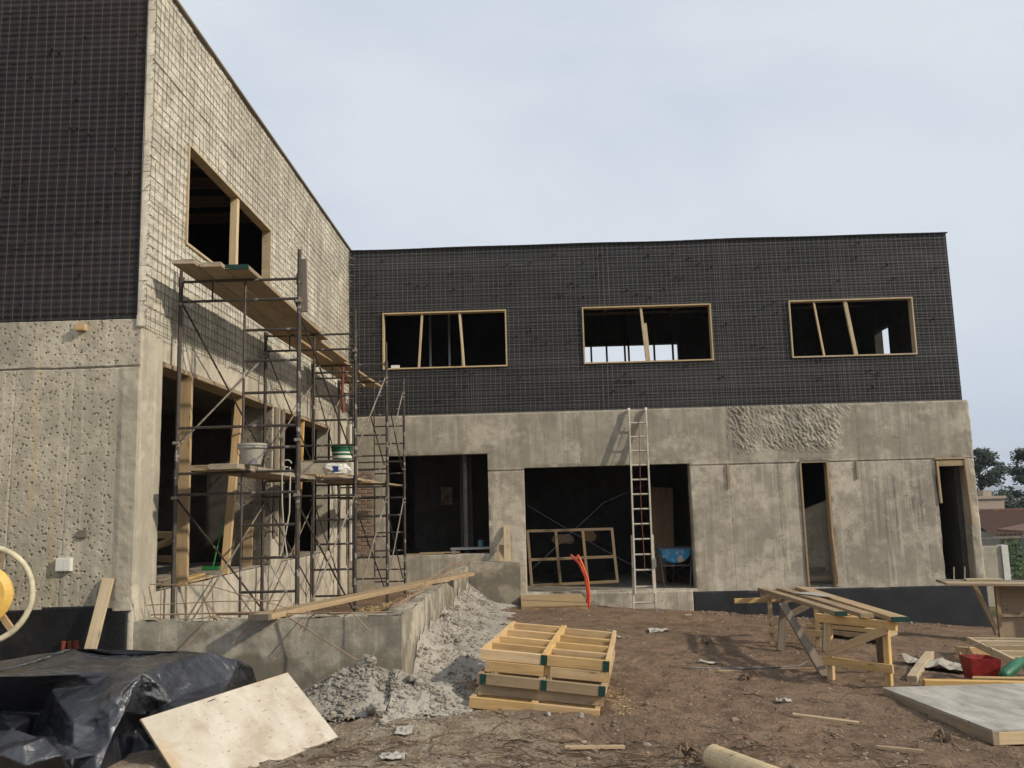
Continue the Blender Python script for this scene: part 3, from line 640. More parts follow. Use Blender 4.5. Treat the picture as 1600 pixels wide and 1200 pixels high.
# --- wire meshes
def wires(name, plane, off, us, vs, holes, ur, vr, r, mat, seed, jit=.004, wob=.006, rh=None, dv=.012, dh=None):
    rnd = random.Random(seed); b = MB()
    P = (lambda u, v, w: (u, off - w, v)) if plane == 'y' else (lambda u, v, w: (off + w, u, v))
    rh = rh or r
    def run(fix, a0, a1, horiz, w):
        cuts = [(q[0], q[1]) if horiz else (q[2], q[3]) for q in holes if ((q[2] < fix < q[3]) if horiz else (q[0] < fix < q[1]))]
        segs = [(a0, a1)]
        for c0, c1 in cuts: segs = [x for s0, s1 in segs for x in ((s0, min(s1, c0)), (max(s0, c1), s1)) if x[1] - x[0] > .03]
        for s0, s1 in segs:
            n = max(2, int((s1 - s0) / .7) + 1); pts = []
            for i in range(n):
                a = s0 + (s1 - s0) * i / (n - 1); f = fix + rnd.uniform(-jit, jit); pts.append(P(a, f, w + rnd.uniform(-wob, wob)) if horiz else P(f, a, w + rnd.uniform(-wob, wob)))
            b.tube(pts, rh if horiz else r, 4)
    for u in us: run(u + rnd.uniform(-.004, .004), vr[0] + rnd.uniform(-.03, .02), vr[1] + rnd.uniform(-.02, 0), False, dv)
    for v in vs: run(v + rnd.uniform(-.004, .004), ur[0] + rnd.uniform(-.02, .02), ur[1] + rnd.uniform(-.02, .02), True, dh if dh is not None else dv + 2 * r)
    return tag(b.build(name, mat, BLD), kind='stuff')
laps = [(-1.2, -.8), (1.55, 1.9), (4.0, 4.35), (6.4, 6.75)]
uC = list(np.arange(XB + .05, 8.84, .1)) + [a + .05 + .1 * k for a, c in laps for k in range(3)]
vC = list(np.arange(3.78, 7.27, .1)) + [5.96 + .0, 4.68, 6.03]
wires('wire_mesh', 'y', YC + .015, uC, vC, WC, (XB + .03, 8.86), (3.70, 7.28), .0025, M_WIRE, 1, rh=.0017, dh=.006)
wires('wire_mesh', 'y', YA - .045, np.arange(-6.45, XB + .02, .0925), list(np.arange(3.84, 7.3, .1)) + [4.29, 5.31], [], (-6.45, XB + .04), (3.80, 7.28), .0030, M_WIRER, 2, rh=.0015, dh=.004)
wires('wire_mesh', 'x', XB + .028, np.arange(YA - .02, YC, .1), list(np.arange(3.70, 7.25, .1)) + [4.95, 6.4], WB, (YA - .05, YC - .02), (3.66, 7.27), .0026, M_WIREB, 3, .005, .007, rh=.0033, dv=.008, dh=.014)
rnd = random.Random(12); b = MB()                                        # cut wire ends bristling at the corners
for z in np.arange(3.7, 7.25, .05):
    if rnd.random() < .5: b.tube([(XB + .02, YA - .04, z), (XB + rnd.uniform(.045, .07), YA - .05 - rnd.uniform(-.02, .05), z + rnd.uniform(-.03, .03))], .0035, 4)
    if rnd.random() < .9: b.tube([(XB + .02, YC - rnd.uniform(.05, .3), z), (XB + rnd.uniform(.06, .16), YC - rnd.uniform(.03, .25), z + rnd.uniform(-.03, .03))], .005, 4)
tag(b.build('cut_wire_ends', M_WIREB, BLD), kind='stuff')
rnd = random.Random(31); b = MB()                                        # fixing washers on the membranes
for i in range(60): x, z = rnd.uniform(-5.4, -3.7), rnd.uniform(3.9, 7.2); b.box(x - .011, x + .011, YA - .062, YA - .046, z - .009, z + .009)
for i in range(110):
    x, z = rnd.uniform(-3.5, 8.8), rnd.uniform(3.9, 7.2)
    if any(q[0]-.05 < x < q[1]+.05 and q[2]-.05 < z < q[3]+.05 for q in WC): continue
    b.box(x - .02, x + .02, YC - .01, YC + .012, z - .015, z + .015)
tag(b.build('fixing_washers', M_DARK, BLD), kind='stuff')
# roof edge trims
board('roof_edge_board', (XB + .05, YA - .05, ZT + .012), (XB + .05, YC + .2, ZT + .012), .05, .03, M_PINEG, BLD)
b = MB(); xs = np.linspace(XB + .09, 8.88, 60)
for a, c in zip(xs[:-1], xs[1:]): b.box(a, c, YC - .012, YC + .3, ZT - .03, ZT - .006 + .010 * math.sin(a * 1.7) * math.sin(a * .45))
b.build('roof_edge_trim', M_MEM2, BLD)

# --- window frames with their loose mullions
def win_frame(q, plane, mull, dep=.17, t=.028):
    a, c, d, e = q; b = MB()
    if plane == 'y':
        y0, y1 = YC - .02, YC - .02 + dep
        b.box(a, c, y0, y1, e - t, e); b.box(a, c, y0, y1, d, d + t); b.box(a, a + t, y0 + .002, y1, d + t, e - t); b.box(c - t, c, y0 + .002, y1, d + t, e - t)
    else:
        x1, x0 = XB + .055, XB - .07
        b.box(x0, x1, a, c, e - t, e); b.box(x0, x1, a, c, d, d + t); b.box(x0, x1 - .002, a, a + t, d + t, e - t); b.box(x0, x1 - .002, c - t, c, d + t, e - t)
    o = b.build('window_frame', M_PINE2, BLD)
    for (u0, u1, w, v0, v1) in mull:
        if plane == 'y': board('mullion', (u0, YC + .04, v0), (u1, YC + .04, v1), w, .05, M_PINE2, o, up=(0, 1, 0))
        else: board('mullion', (XB - .01, u0, v0), (XB - .01, u1, v1), w, .09, M_PINE2, o, up=(1, 0, 0))
win_frame(WC[0], 'y', [(-2.17, -2.09, .045, 4.76, 5.885), (-1.24, -1.31, .05, 4.76, 5.885)])
win_frame(WC[1], 'y', [(2.53, 2.45, .05, 4.765, 5.885), (2.57, 2.525, .055, 4.765, 5.55)])
win_frame(WC[2], 'y', [(6.15, 6.02, .035, 4.765, 5.895), (6.80, 6.66, .075, 4.765, 5.895)])
win_frame(WB[0], 'x', [(10.50, 10.52, .085, 4.815, 5.895)])
# things seen through the upper windows
for i, x in enumerate((.95, 1.75, 2.15, 2.62, 2.72, 3.38, 3.86)): b = MB(); b.box(x - .022, x + .022, 21.9, 21.97, 3.62, 6.98); b.build('wall_stud', M_CDARK, BLD)
for x in (-2.2, -1.75, -1.45, -.35, -.15): b = MB(); b.box(x - .025, x + .025, 19.9, 19.94, 3.62, 6.5); b.build('wall_stud', M_STUD, BLD)
for i in range(14): x = -3.2 + i * .88; board('ceiling_joist', (x, YC + .26, 6.72), (x, 21.9, 6.72), .06, .16, M_JOIST, BLD)
for y in (18.6, 20.0, 21.2): board('ceiling_batten', (XB + .1, y, 6.61), (8.6, y, 6.61), .09, .05, M_JOIST, BLD)
for i in range(7): board('ceiling_joist', (-3.95, 8.7 + i * .75, 6.6), (-11, 8.7 + i * .75, 6.6), .06, .16, M_JOIST, BLD)
b = MB(); b.box(-2.75, -2.58, YC + .06, YC + .14, 4.763, 4.83); b.build('foam_offcut', M_WHITE, BLD)
# boards round the ground floor openings
for a, c in ((8.47, 12.18), (12.74, 15.83)): board('lintel_board', (XB - .10, a, 3.40), (XB - .10, c, 3.40), .26, .045, M_PINEO, BLD)
for x, w in ((5.475, .035), (6.012, .04)): board('door_jamb', (x, YC - .01, .16), (x, YC - .01, 2.60), .12, w, M_PINEO, BLD, up=(1, 0, 0))
board('door_head', (5.47, YC - .012, 2.60), (6.02, YC - .012, 2.60), .12, .03, M_PINEO, BLD)
board('door_jamb', (6.05, YC - .055, .22), (6.00, YC - .055, 1.15), .03, .07, M_PINEO, BLD, up=(0, 1, 0))
board('threshold_board', (5.5, YC + .15, .30), (6.0, YC + .15, .30), .05, .10, M_PINEG, BLD)
board('threshold_board', (5.5, YC + .5, .45), (6.0, YC + .5, .45), .05, .08, M_PINEG, BLD)
board('door_head', (8.17, YC - .05, 2.50), (8.74, YC - .05, 2.50), .05, .11, M_PINEO, BLD)
board('door_head', (8.15, YC - .045, 2.595), (8.77, YC - .045, 2.595), .06, .035, M_PINEO, BLD)
board('door_jamb', (8.19, YC - .05, 2.55), (8.20, YC - .05, 1.72), .04, .06, M_PINEO, BLD, up=(0, 1, 0))
board('door_jamb', (8.74, YC - .05, 2.57), (8.78, YC - .05, 1.28), .05, .09, M_PINEO, BLD, up=(0, 1, 0))
for x, z0, z1 in ((4.03, 2.12, 2.60), (6.60, 2.25, 2.60)): board('form_strip', (x, YC - .06, z0), (x, YC - .06, z1), .05, .02, M_PINEO, BLD, up=(0, 1, 0))
for x in (8.32, 8.53): b = MB(); b.tube([(x, YC - .02, .17), (x + .01, YC - .05, .47)], .012, 6); b.build('starter_bar', M_ALU, BLD)
# small fittings in the end wall
b = MB(); b.box(-4.34, -4.20, YA - .075, YA - .03, 1.42, 1.54); o = b.build('junction_box', M_WHITE, BLD); b = MB(); b.box(-4.335, -4.272, YA - .082, YA - .074, 1.427, 1.533); b.build('cover', M_WHITE, o); b = MB(); b.box(-4.266, -4.205, YA - .080, YA - .074, 1.427, 1.533); b.build('cover', M_WHITE, o)
b = MB(); b.box(-4.25, -4.16, YA - .10, YA - .02, 3.665, 3.725); b.build('wood_plug', M_PINE, BLD)
b = MB(); b.box(-4.15, -4.08, YA - .06, YA - .02, 1.72, 1.79); b.build('wood_plug', M_PINEG, BLD)
for x in (-4.235, -4.175, -4.12): b = MB(); b.tube([(x, YA - .06, .3), (x, YA - .07, .80)], .024, 8); b.build('clay_pipe', M_RPIPE, BLD)
b = MB(); b.tube([(-3.52, 17.22, .9), (-3.52, 17.22, 2.6), (-3.53, 17.22, 3.6)], .05, 10); b.build('drain_pipe', M_WHITE, BLD)
b = MB(); b.tube([(-1.3, 18.15, .2), (-1.3, 18.15, 3.3)], .055, 10); b.build('drain_pipe', M_STEEL, BLD)
b = MB(); b.box(-1.98, -1.72, 19.72, 19.79, 1.95, 2.35); b.build('brick_patch', M_BRICK, BLD)

# ================================================================ planter wall in front of the left wing
PL = thing('retaining_wall', (-2.4, 8.1, G(-2.4, 7.9)), 'low L-shaped concrete planter wall with rusty bars along its top', 'wall')
def ptop(y): return .945 - .0195 * (y - 8)
us = np.arange(XB, -1.179, .02); vs = np.append(np.arange(-.1, .935, .02), .945); U, V = np.meshgrid(us, vs)
D = .004 + .016 * fbm(U * 1.6, V * 1.6, 3, 101) + .006 * fbm(U * 11, V * 11, 3, 102); D = D * np.clip((-1.18 - U) / .05, 0, 1) ** .5
V2 = V + np.where(V > .9, .03 * fbm(U * 5, V * 0, 3, 104), 0)
def psk(name, Pt, mat):
    ny, nx = Pt.shape[:2]; idx = np.arange(nx * ny).reshape(ny, nx); F = np.stack([idx[:-1,:-1], idx[:-1,1:], idx[1:,1:], idx[1:,:-1]], -1).reshape(-1, 4).tolist()
    me = bpy.data.meshes.new(name); me.from_pydata(Pt.reshape(-1, 3).tolist(), [], F); me.update(); me.materials.append(mat); me.polygons.foreach_set('use_smooth', [True] * len(me.polygons))
    return place(bpy.data.objects.new(name, me), Matrix.Identity(4), PL)
b = MB(); b.box(XB + .01, -1.4, 8.03, 8.22, -.2, .91); b.build('wall_core', M_CPLANT, PL, origin=(0,0,0))
psk('front_face', np.stack([U, 8.0 - D, V2], -1), M_CPLANT)
us = np.arange(8.0, 16.92, .025); vs = np.append(np.linspace(-.3, .93, 44), 1.0); U, V = np.meshgrid(us, vs); top = .945 - .0195 * (U - 8) + .03 * fbm(U * 5, U * 0, 3, 105)
D = .016 * fbm(U * 1.6, V * 1.6, 3, 106) + .006 * fbm(U * 11, V * 11, 3, 107); D = D * np.clip((U - 8) / .05, 0, 1) ** .5
psk('side_face', np.stack([-1.18 + D, U, np.minimum(V, top)], -1), M_CPLANT)
b = MB()
for a, c in zip(np.linspace(8.05, 16.9, 40)[:-1], np.linspace(8.05, 16.9, 40)[1:]): b.box(-1.40, -1.205, a, c, -.3, ptop(a) - .012)
b.build('wall_core', M_CPLANT, PL, origin=(0,0,0))
# ragged top of both walls
us = np.arange(0, 1.001, .1); n = 140; t = np.linspace(XB, -1.19, n); U, T = np.meshgrid(us, t)
psk('top_face', np.stack([T, 8.0 + U * .22, .935 + .05 * fbm(T * 6, U * 2, 3, 110) + .012], -1), M_CPLANT)
t = np.linspace(8.0, 16.9, 300); U, T = np.meshgrid(us, t)
psk('top_face', np.stack([-1.18 - U * .22, T, ptop(T) - .005 + .05 * fbm(T * 6, U * 2, 3, 111)], -1)[:, ::-1], M_CPLANT)
b = MB(); rnd = random.Random(5)
REB = [[(-3.5, 8.05, 1.0), (-2.4, 8.04, 1.0)], [(-2.9, 8.06, .985), (-1.25, 8.05, .97)], [(-1.26, 8.1, .99), (-1.28, 10.5, .93), (-1.25, 12.6, .92)], [(-1.32, 8.3, .99), (-1.15, 9.6, 1.02)], [(-1.36, 10.6, .95), (-1.2, 13.6, 1.05)]]
for p in REB: o = MB(); o.tube(p, .008, 6); o.build('rebar', M_REBAR, PL)
for i in range(18):
    y = 9.2 + i * .42 + rnd.uniform(-.1, .1); z = ptop(y); o = MB()
    o.tube([(-1.30, y, z - .05), (-1.28, y + .05, z + rnd.uniform(.05, .12)), (-1.22 + rnd.uniform(-.1, .2), y + rnd.uniform(.2, .5), z + rnd.uniform(.03, .16))], .006, 5); o.build('rebar', M_REBAR, PL)
for x0, x1, dz in ((-2.45, -2.2, .25), (-2.05, -1.8, .05), (-1.75, -1.45, -.12), (-3.4, -3.45, .32), (-2.9, -2.95, .22), (-2.75, -3.1, -.22), (-2.35, -2.68, -.2), (-1.95, -2.12, -.16)):
    o = MB(); o.tube([(x0, 8.1, .93), (x0 + (x1 - x0) * .4, 7.96, .99), (x1, 7.88, .95 + dz)], .006, 5); o.build('rebar', M_REBAR, PL)
o = MB(); o.tube([(-2.22, 7.95, .97), (-1.9, 7.85, .80), (-1.44, 7.62, .58), (-1.36, 7.60, .68)], .007, 6); o.build('rebar', M_REBAR, PL)
for x in (-3.45, -3.2, -2.95): o = MB(); o.tube([(x, 8.15, .9), (x + rnd.uniform(-.05, .05), 8.13, 1.28)], .005, 5); o.build('rebar', M_REBAR, PL)
o = MB(); o.tube([(-3.55, 8.12, 1.27), (-3.0, 8.1, 1.25), (-2.2, 8.05, 1.02)], .005, 5); o.build('rebar', M_REBAR, PL)
o = MB(); o.tube([(-3.58, 8.12, 1.08), (-2.9, 8.1, 1.10), (-2.3, 8.05, 1.10)], .005, 5); o.build('rebar', M_REBAR, PL)
b = MB(); b.box(-1.17, -.19, 16.84, 17.36, -.3, .79); b.box(-1.165, -.195, 16.9, 17.362, .79, .81)
tag(b.build('concrete_block', M_CPLANT, origin=(0,0,0)), 'squat concrete block against the rear wall beside the wide opening', 'block')

# ================================================================ scaffold
SC = thing('scaffold', (-2.9, 12.3, .3), 'rusty two tier tube scaffold standing along the sunlit side wall', 'scaffold')
XL, XI, XR = -3.53, -2.86, -2.30; FY = (8.6, 11.5, 14.1, 16.1)
for iy, y in enumerate(FY):
    for z1, z0 in ((4.29, 2.32), (2.31, .34)):
        lean = random.uniform(-.012, .012); f = MB()
        f.tube([(XL + lean, y, z0), (XL, y, z1 + .02)], .0235, 8); f.tube([(XR + lean, y, z0), (XR, y, z1 + .02)], .0235, 8); f.tube([(XI, y, z0 + .32), (XI, y, z1)], .015, 6)
        o = f.build('frame', M_TUBE, SC)
        for dz, xa in ((0, XL), (.21, XL), (.53, XI), (.85, XI), (1.18, XI), (1.52, XL if z0 > 1 else XI), (1.74, XI)):
            r = MB(); r.tube([(xa, y, z1 - dz), (XR, y, z1 - dz)], .0145, 6); r.build('rung', M_TUBE, o)
        for xp in (XL, XR):
            r = MB(); r.tube([(xp, y, z1 - .05), (xp, y, z1 + .05)], .031, 8); r.build('coupler', M_TUBE, o)
            for zb in (z1 - .24, z0 + .30): r = MB(); r.beam((xp - .03, y - .02, zb), (xp + .03, y - .02, zb), .03, .03); r.build('brace_lock', M_BRACE, o)
        r = MB(); r.tube([(-3.2, y, z1), (-3.2, y, z1 - .21)], .011, 6); r.build('rung', M_TUBE, o)
f = MB(); f.tube([(XR, 8.6, 4.30), (XR, 8.6, 4.60)], .022, 8); f.build('joint_pin', M_TUBE, SC)
f = MB(); f.tube([(XL, 8.6, 4.30), (XL, 8.6, 4.46)], .018, 8); f.build('joint_pin', M_TUBE, SC)
f = MB(); f.tube([(XR, 11.5, 4.30), (XR, 11.5, 4.62)], .018, 8); f.build('joint_pin', M_TUBE, SC)
f = MB(); f.tube([(XR, 14.1, 4.30), (XR, 14.1, 4.66)], .018, 8); f.build('joint_pin', M_TUBE, SC)
for i in range(3):
    for z1, z0 in ((4.06, 2.62), (2.06, .62)):
        for x, flip in ((XL + .03, 0), (XL + .03, 1), (XR - .03, 0), (XR - .03, 1)):
            if (i, flip, z0 > 1, x > -3) in ((0, 1, True, True),): continue
            za, zb = (z0, z1) if flip else (z1, z0); d = .012 if flip else -.012
            f = MB(); f.tube([(x + d, FY[i], za), (x + d, FY[i+1], zb)], .011, 6); f.build('cross_brace', M_BRACE if flip else M_TUBE, SC)
o = board('prop_board', (-2.27, 8.66, 3.95), (-2.29, 8.68, 4.52), .09, .03, M_PINEG, SC, up=(0, 1, 0))
# planks of the upper deck
def deck(label, p0, p1, w, mat=M_PLANK, h=.045, green=False, cat='plank', group='planks on the scaffold', up=(0,0,1)):
    o = board('scaffold_plank', p0, p1, w, h, mat, None, up, .006, .01); tag(o, label, cat, group)
    if green:
        b = MB(); b.box(-.006, .02, -w/2 - .001, w/2 + .001, -h/2 - .001, h/2 + .001); q = b.build('painted_end', M_GPAINT, None, origin=(0,0,0)); COL.objects.unlink(q); q.matrix_basis = Matrix.Identity(4); place(q, WM[o], o)
    return o
deck('scaffold plank of the top deck lying closest to the wall', (-3.28, 8.02, 4.335), (-3.33, 11.95, 4.335), .21, M_PLANK)
deck('scaffold plank in the middle of the three top deck planks', (-3.055, 8.14, 4.335), (-3.11, 11.9, 4.335), .21, M_PLANK)
deck('outer scaffold plank of the top deck with dark green end', (-2.83, 8.25, 4.335), (-2.90, 12.0, 4.335), .22, M_PINEO, green=True)
deck('scaffold plank on the second bay, tucked under the top deck end', (-3.30, 11.2, 4.312), (-3.24, 13.9, 4.312), .24, M_PINEO, .04)
deck('scaffold plank beside the second bay plank, nearer the open side', (-3.02, 11.3, 4.311), (-2.98, 13.75, 4.311), .22, M_PINEO, .04)
deck('scaffold plank of the last bay reaching the black rear wall', (-3.09, 13.75, 4.335), (-2.99, 17.1, 4.335), .24, M_PINEO)
deck('scaffold plank of the last bay lying close to the side wall', (-3.35, 13.7, 4.335), (-3.30, 16.9, 4.335), .24, M_PLANK)
deck('lower scaffold plank with a grey pail standing on its near end', (-2.86, 8.05, 2.345), (-3.12, 12.6, 2.345), .26, M_PLANK, .05)
deck('lower scaffold plank on the wall side of the grey pail', (-3.14, 8.15, 2.343), (-3.38, 12.5, 2.343), .20, M_PINEO, .05)
deck('lower scaffold plank carrying the pale block and green bucket', (-3.05, 11.9, 2.392), (-3.05, 14.9, 2.36), .26, M_PINEO, .04)
deck('lower scaffold plank edging the block and white sack', (-2.78, 12.2, 2.385), (-2.80, 15.9, 2.36), .24, M_PINEO, .04)
deck('lower scaffold plank below the pale block on the wall side', (-3.33, 12.3, 2.385), (-3.32, 15.6, 2.36), .22, M_PLANK, .04)
deck('lower scaffold plank at the far end near the brick patch', (-2.62, 13.9, 2.335), (-2.55, 17.0, 2.335), .22, M_PINEO, .03)
# pail, bucket, block, sack, ropes
def pail(name, loc, r0, r1, h, mat, label, bands=None, handle=True):
    T = thing(name, loc, label, 'bucket'); lo = Vector(loc)
    b = MB(); b.lathe([(0, .004), (r0, .004), (r1, h), (r1 + .008, h), (r1 + .008, h - .02), (r1, h - .022), (r0, 0), (0, 0)], loc, 28); b.build('body', mat, T, origin=loc, smooth=False)
    b = MB(); b.lathe([(r1 - .004, h - .03), (r1 + .012, h - .03), (r1 + .012, h - .045), (r1 - .004, h - .045)], loc, 28); b.build('rim', mat, T)
    for z0, z1, m in bands or []:
        f = lambda z: r0 + (r1 - r0) * z / h + .002
        b = MB(); b.lathe([(f(z0), z0), (f(z1), z1)], loc, 28); b.build('band', m, T)
    if handle:
        b = MB(); b.tube([lo + Vector((math.cos(a) * (r1 + .01), -math.sin(a) * r1 * .55, h - .03 - math.sin(a) * .14)) for a in np.linspace(0, math.pi, 13)], .004, 5); b.build('handle', M_STEEL, T)
    return T
pail('pail', (-2.70, 8.40, 2.372), .085, .132, .205, M_PAIL, 'cement smeared grey pail on the lower scaffold plank')
pail('bucket', (-2.87, 13.32, 2.665), .145, .165, .24, M_GPLAS, 'green plastic bucket with white bands on the pale block', [(.03, .07, M_WHITE), (.105, .125, M_WHITE)])
T = thing('foam_block', (-3.05, 13.25, 2.41), 'long pale block lying across the lower scaffold planks', 'block')
b = MB(); b.box(-3.44, -2.66, 13.0, 13.5, 2.42, 2.655); q = b.build('block', M_CSIDE, T)
b = MB(); b.box(-3.4, -2.70, 12.99, 13.51, 2.655, 2.664); b.build('lid', M_PINEG, T)
def sack(name, loc, sx, sy, sz, mat, seed, label, rz=0):
    b = MB(); n, m = 18, 12
    for j in range(m):
        for i in range(n):
            a = 2 * math.pi * i / n; t = j / (m - 1) * math.pi; c, s = math.cos(a), math.sin(a)
            x = math.copysign(abs(c) ** .6, c) * math.sin(t) ** .5; y = math.copysign(abs(s) ** .6, s) * math.sin(t) ** .5; z = -math.cos(t)
            k = 1 + .5 * float(fbm(np.array(i * .6 + seed), np.array(j * .8), 3, seed)); b.v.append((sx * x * k, sy * y * k, sz * (z * k + 1) * .5 + sz * .2 * float(vn(i * .7, j * .9, seed))))
    for j in range(m - 1):
        for i in range(n): b.f.append((j*n+i, j*n+(i+1) % n, (j+1)*n+(i+1) % n, (j+1)*n+i))
    return b.build(name, mat, None, origin=(0,0,0), M=Matrix.Translation(loc) @ Matrix.Rotation(rz, 4, 'Z'))
o = sack('cement_sack', (-2.80, 12.62, 2.40), .20, .10, .16, M_WHITE, 3, '', .1); tag(o, 'crumpled white sack with a blue patch on the scaffold plank', 'sack')
b = MB(); b.poly([(-2.84, 12.515, 2.455), (-2.75, 12.50, 2.450), (-2.745, 12.505, 2.535), (-2.835, 12.52, 2.54)], (0, -.006, 0)); b.build('printed_patch', M_BLUEL, o)
b = MB(); b.tube([(-2.62, 9.3, 2.39), (-2.64, 9.24, 2.31), (-2.63, 9.22, 2.0), (-2.60, 9.22, 1.62), (-2.52, 9.2, 1.2), (-2.50, 9.18, .85)], .007, 6); b.tube([(-2.57, 9.3, 2.38), (-2.55, 9.24, 2.32), (-2.55, 9.22, 1.9), (-2.60, 9.22, 1.6), (-2.72, 9.2, 1.15)], .007, 6); b.tube([(-2.6 + .05 * math.cos(a), 9.28, 2.42 + .04 * math.sin(a)) for a in np.linspace(0, 5, 9)], .007, 6)
tag(b.build('rope', M_ROPE), 'pale rope hanging in two strands from the lower deck', 'rope')
b = MB(); b.tube([(-3.02, 14.08, 4.26), (-3.03, 14.06, 3.8), (-3.01, 14.06, 3.5)], .028, 6); b.tube([(-2.98, 14.05, 4.2), (-2.86, 14.05, 3.9), (-2.97, 14.05, 3.55)], .007, 5)
tag(b.build('rope_bundle', M_ROPER), 'faded red rope bundle hanging under the top deck', 'rope')

# timber props and clutter in the side openings
def lone(name, label, cat, p0, p1, w, h, mat, up=(0,0,1), group=None, parent=None):
    return tag(board(name, p0, p1, w, h, mat, parent, up), label, cat, group)
lone('timber_prop', 'broad upright timber prop nearest the chiselled corner', 'prop', (-3.60, 8.98, 1.17), (-3.66, 9.12, 3.375), .05, .14, M_PINEO, (1, 0, 0), 'props in the side openings')
lone('timber_prop', 'slanting yellow timber prop left of the pocked pier', 'prop', (-3.70, 10.55, 1.17), (-3.68, 10.92, 3.375), .05, .10, M_PINE, (1, 0, 0), 'props in the side openings')
lone('timber_prop', 'thin orange timber prop behind the scaffold in the far side opening', 'prop', (-3.68, 13.72, 1.17), (-3.68, 14.02, 3.375), .045, .07, M_PINE, (1, 0, 0), 'props in the side openings')
lone('form_board', 'weathered form board upright on the pier edge', 'board', (-3.60, 12.30, 1.55), (-3.61, 12.34, 3.40), .17, .03, M_PINEG, (1, 0, 0))
lone('form_board', 'pale form board nailed up the far edge of the pier', 'board', (-3.60, 12.62, 1.3), (-3.60, 12.63, 3.40), .11, .03, M_PINEG, (1, 0, 0))
lone('short_board', 'stained short board standing against the pocked pier', 'board', (-3.93, 12.09, 1.17), (-3.93, 12.145, 1.80), .13, .025, M_PINEO, (0, 1, 0))
for i, (y0, y1, x, m) in enumerate(((9.05, 9.85, -3.68, M_PINEO), (9.35, 10.0, -3.75, M_PINE), (8.5, 9.0, -3.72, M_PINEG), (8.55, 8.95, -3.8, M_PINEG))):
    lone('board_offcut', ['brown board offcut on the sill right of the broad prop', 'yellow board offcut lying along the sill behind', 'grey board offcut on the sill by the corner', 'small grey board offcut deeper on the corner sill'][i], 'offcut', (x, y0, 1.19 + .02 * i), (x + random.uniform(-.06, .06), y1, 1.20 + .02 * i), .11, .022, m)
B = thing('broom', (-4.13, 11.5, 1.17), 'bright green broom leaning inside the left ground floor opening', 'broom')
b = MB(); b.tube([(-4.17, 11.45, 1.22), (-4.08, 11.6, 1.90)], .010, 8); b.build('handle', M_BROOM, B)
b = MB(); b.box(-4.30, -4.08, 11.40, 11.47, 1.172, 1.215); b.build('head', M_BROOM, B)
def trestle(T, a, b_, z0a, z0b, zt, spread, mat, m2, brace=True):
    """sawhorse: cap rail from a to b, pairs of legs, lower rail, diagonal brace"""
    a, b_ = Vector(a), Vector(b_); d = (b_ - a).normalized(); n = Vector((-d.y, d.x))
    P = lambda q, z: (q.x, q.y, z)
    board('cap_rail', P(a - d * .12, zt), P(b_ + d * .12, zt - .02), .05, .085, mat, T)
    for q, z0 in ((a, z0a), (b_, z0b)): board('leg', P(q + n * .03, zt - .0), P(q + n * .0, z0), .06, .06, mat, T, up=(d.x, d.y, 0))
    board('lower_rail', P(a - d * .05 - n * .045, z0a + .20), P(b_ + d * .07 - n * .045, z0b + .18), .03, .085, mat, T)
    if brace: board('diagonal_brace', P(a - n * .042, z0a + .27), P(b_ + d * .02 - n * .042, zt - .06), .03, .085, mat, T)
T = thing('sawhorse', (-4.6, 11.0, 1.17), 'small timber sawhorse inside the left opening behind the corner', 'sawhorse')
trestle(T, (-4.9, 11.05), (-4.45, 10.9), 1.17, 1.17, 1.66, .2, M_PINEO, M_PINEG)

# planks and debris around the planter
P = lone('long_plank', 'long pale plank lying across the planter corner with a dark end', 'plank', (-2.42, 7.78, .985), (-.95, 13.45, .875), .20, .05, M_PINEO)
b = MB(); b.box(-.006, .05, -.102, .102, -.026, .026); q = b.build('dark_end', M_PINEG, None, origin=(0,0,0)); COL.objects.unlink(q); place(q, WM[P], P)
for i, (p0, p1, w, m, l) in enumerate((((-1.9, 9.6, .55), (-1.35, 11.6, .62), .2, M_PINEG, 'grey plank sunk in the fill inside the planter'), ((-2.1, 10.8, .52), (-1.45, 12.9, .60), .22, M_PINEG, 'weathered plank lying further back inside the planter'), ((-1.75, 9.0, .60), (-1.5, 10.2, .78), .16, M_PINEO, 'brown plank stub propped on the inner planter wall'))):
    lone('fill_plank', l, 'plank', p0, p1, w, .035, m)
rnd = random.Random(9); b = MB()
for i in range(900):
    x, y = rnd.uniform(-2.7, -1.45), rnd.uniform(8.4, 14); s = rnd.uniform(.015, .05); z = G(x, y) + .04 + .22 * math.exp(-((x + 1.75) / .5) ** 2)
    b.beam((x, y, z), (x + rnd.uniform(-s, s) * 2, y + rnd.uniform(-s, s) * 2, z + rnd.uniform(-.01, .03)), s * .5, .006)
tag(b.build('wood_shavings', M_CHIPS), 'yellow wood shavings scattered on the fill inside the planter', 'shavings', kind='stuff')
lone('leaning_board', 'short pale board leaning on the rear wall above the concrete block', 'board', (-.43, 17.02, .81), (-.44, 17.34, 1.50), .13, .03, M_PINE2, (0, 1, 0))
lone('leaning_board', 'shorter notched board leaning beside the pale board on the block', 'board', (-.56, 17.0, .81), (-.55, 17.3, 1.12), .10, .03, M_PINEO, (0, 1, 0))
for i, (x, z, w) in enumerate(((-2.2, .975, .9), (-1.9, .995, .8))): lone('sill_board', ['board lying on the sill of the left rear opening', 'upper board of the pair on the left rear opening sill'][i], 'board', (x - .3, YC + .1, z), (x + .5, YC + .1, z), .15, .02, M_PINEO)
T = thing('bench', (-1.1, 18.0, .18), 'pale low bench inside the left rear opening', 'bench')
b = MB(); b.box(-1.62, -.55, 17.9, 18.2, 1.02, 1.06); b.build('top', M_WHITE, T)
for x in (-1.55, -.62): b = MB(); b.box(x - .04, x + .04, 17.92, 18.18, .18, 1.02); b.build('leg', M_WHITE, T)
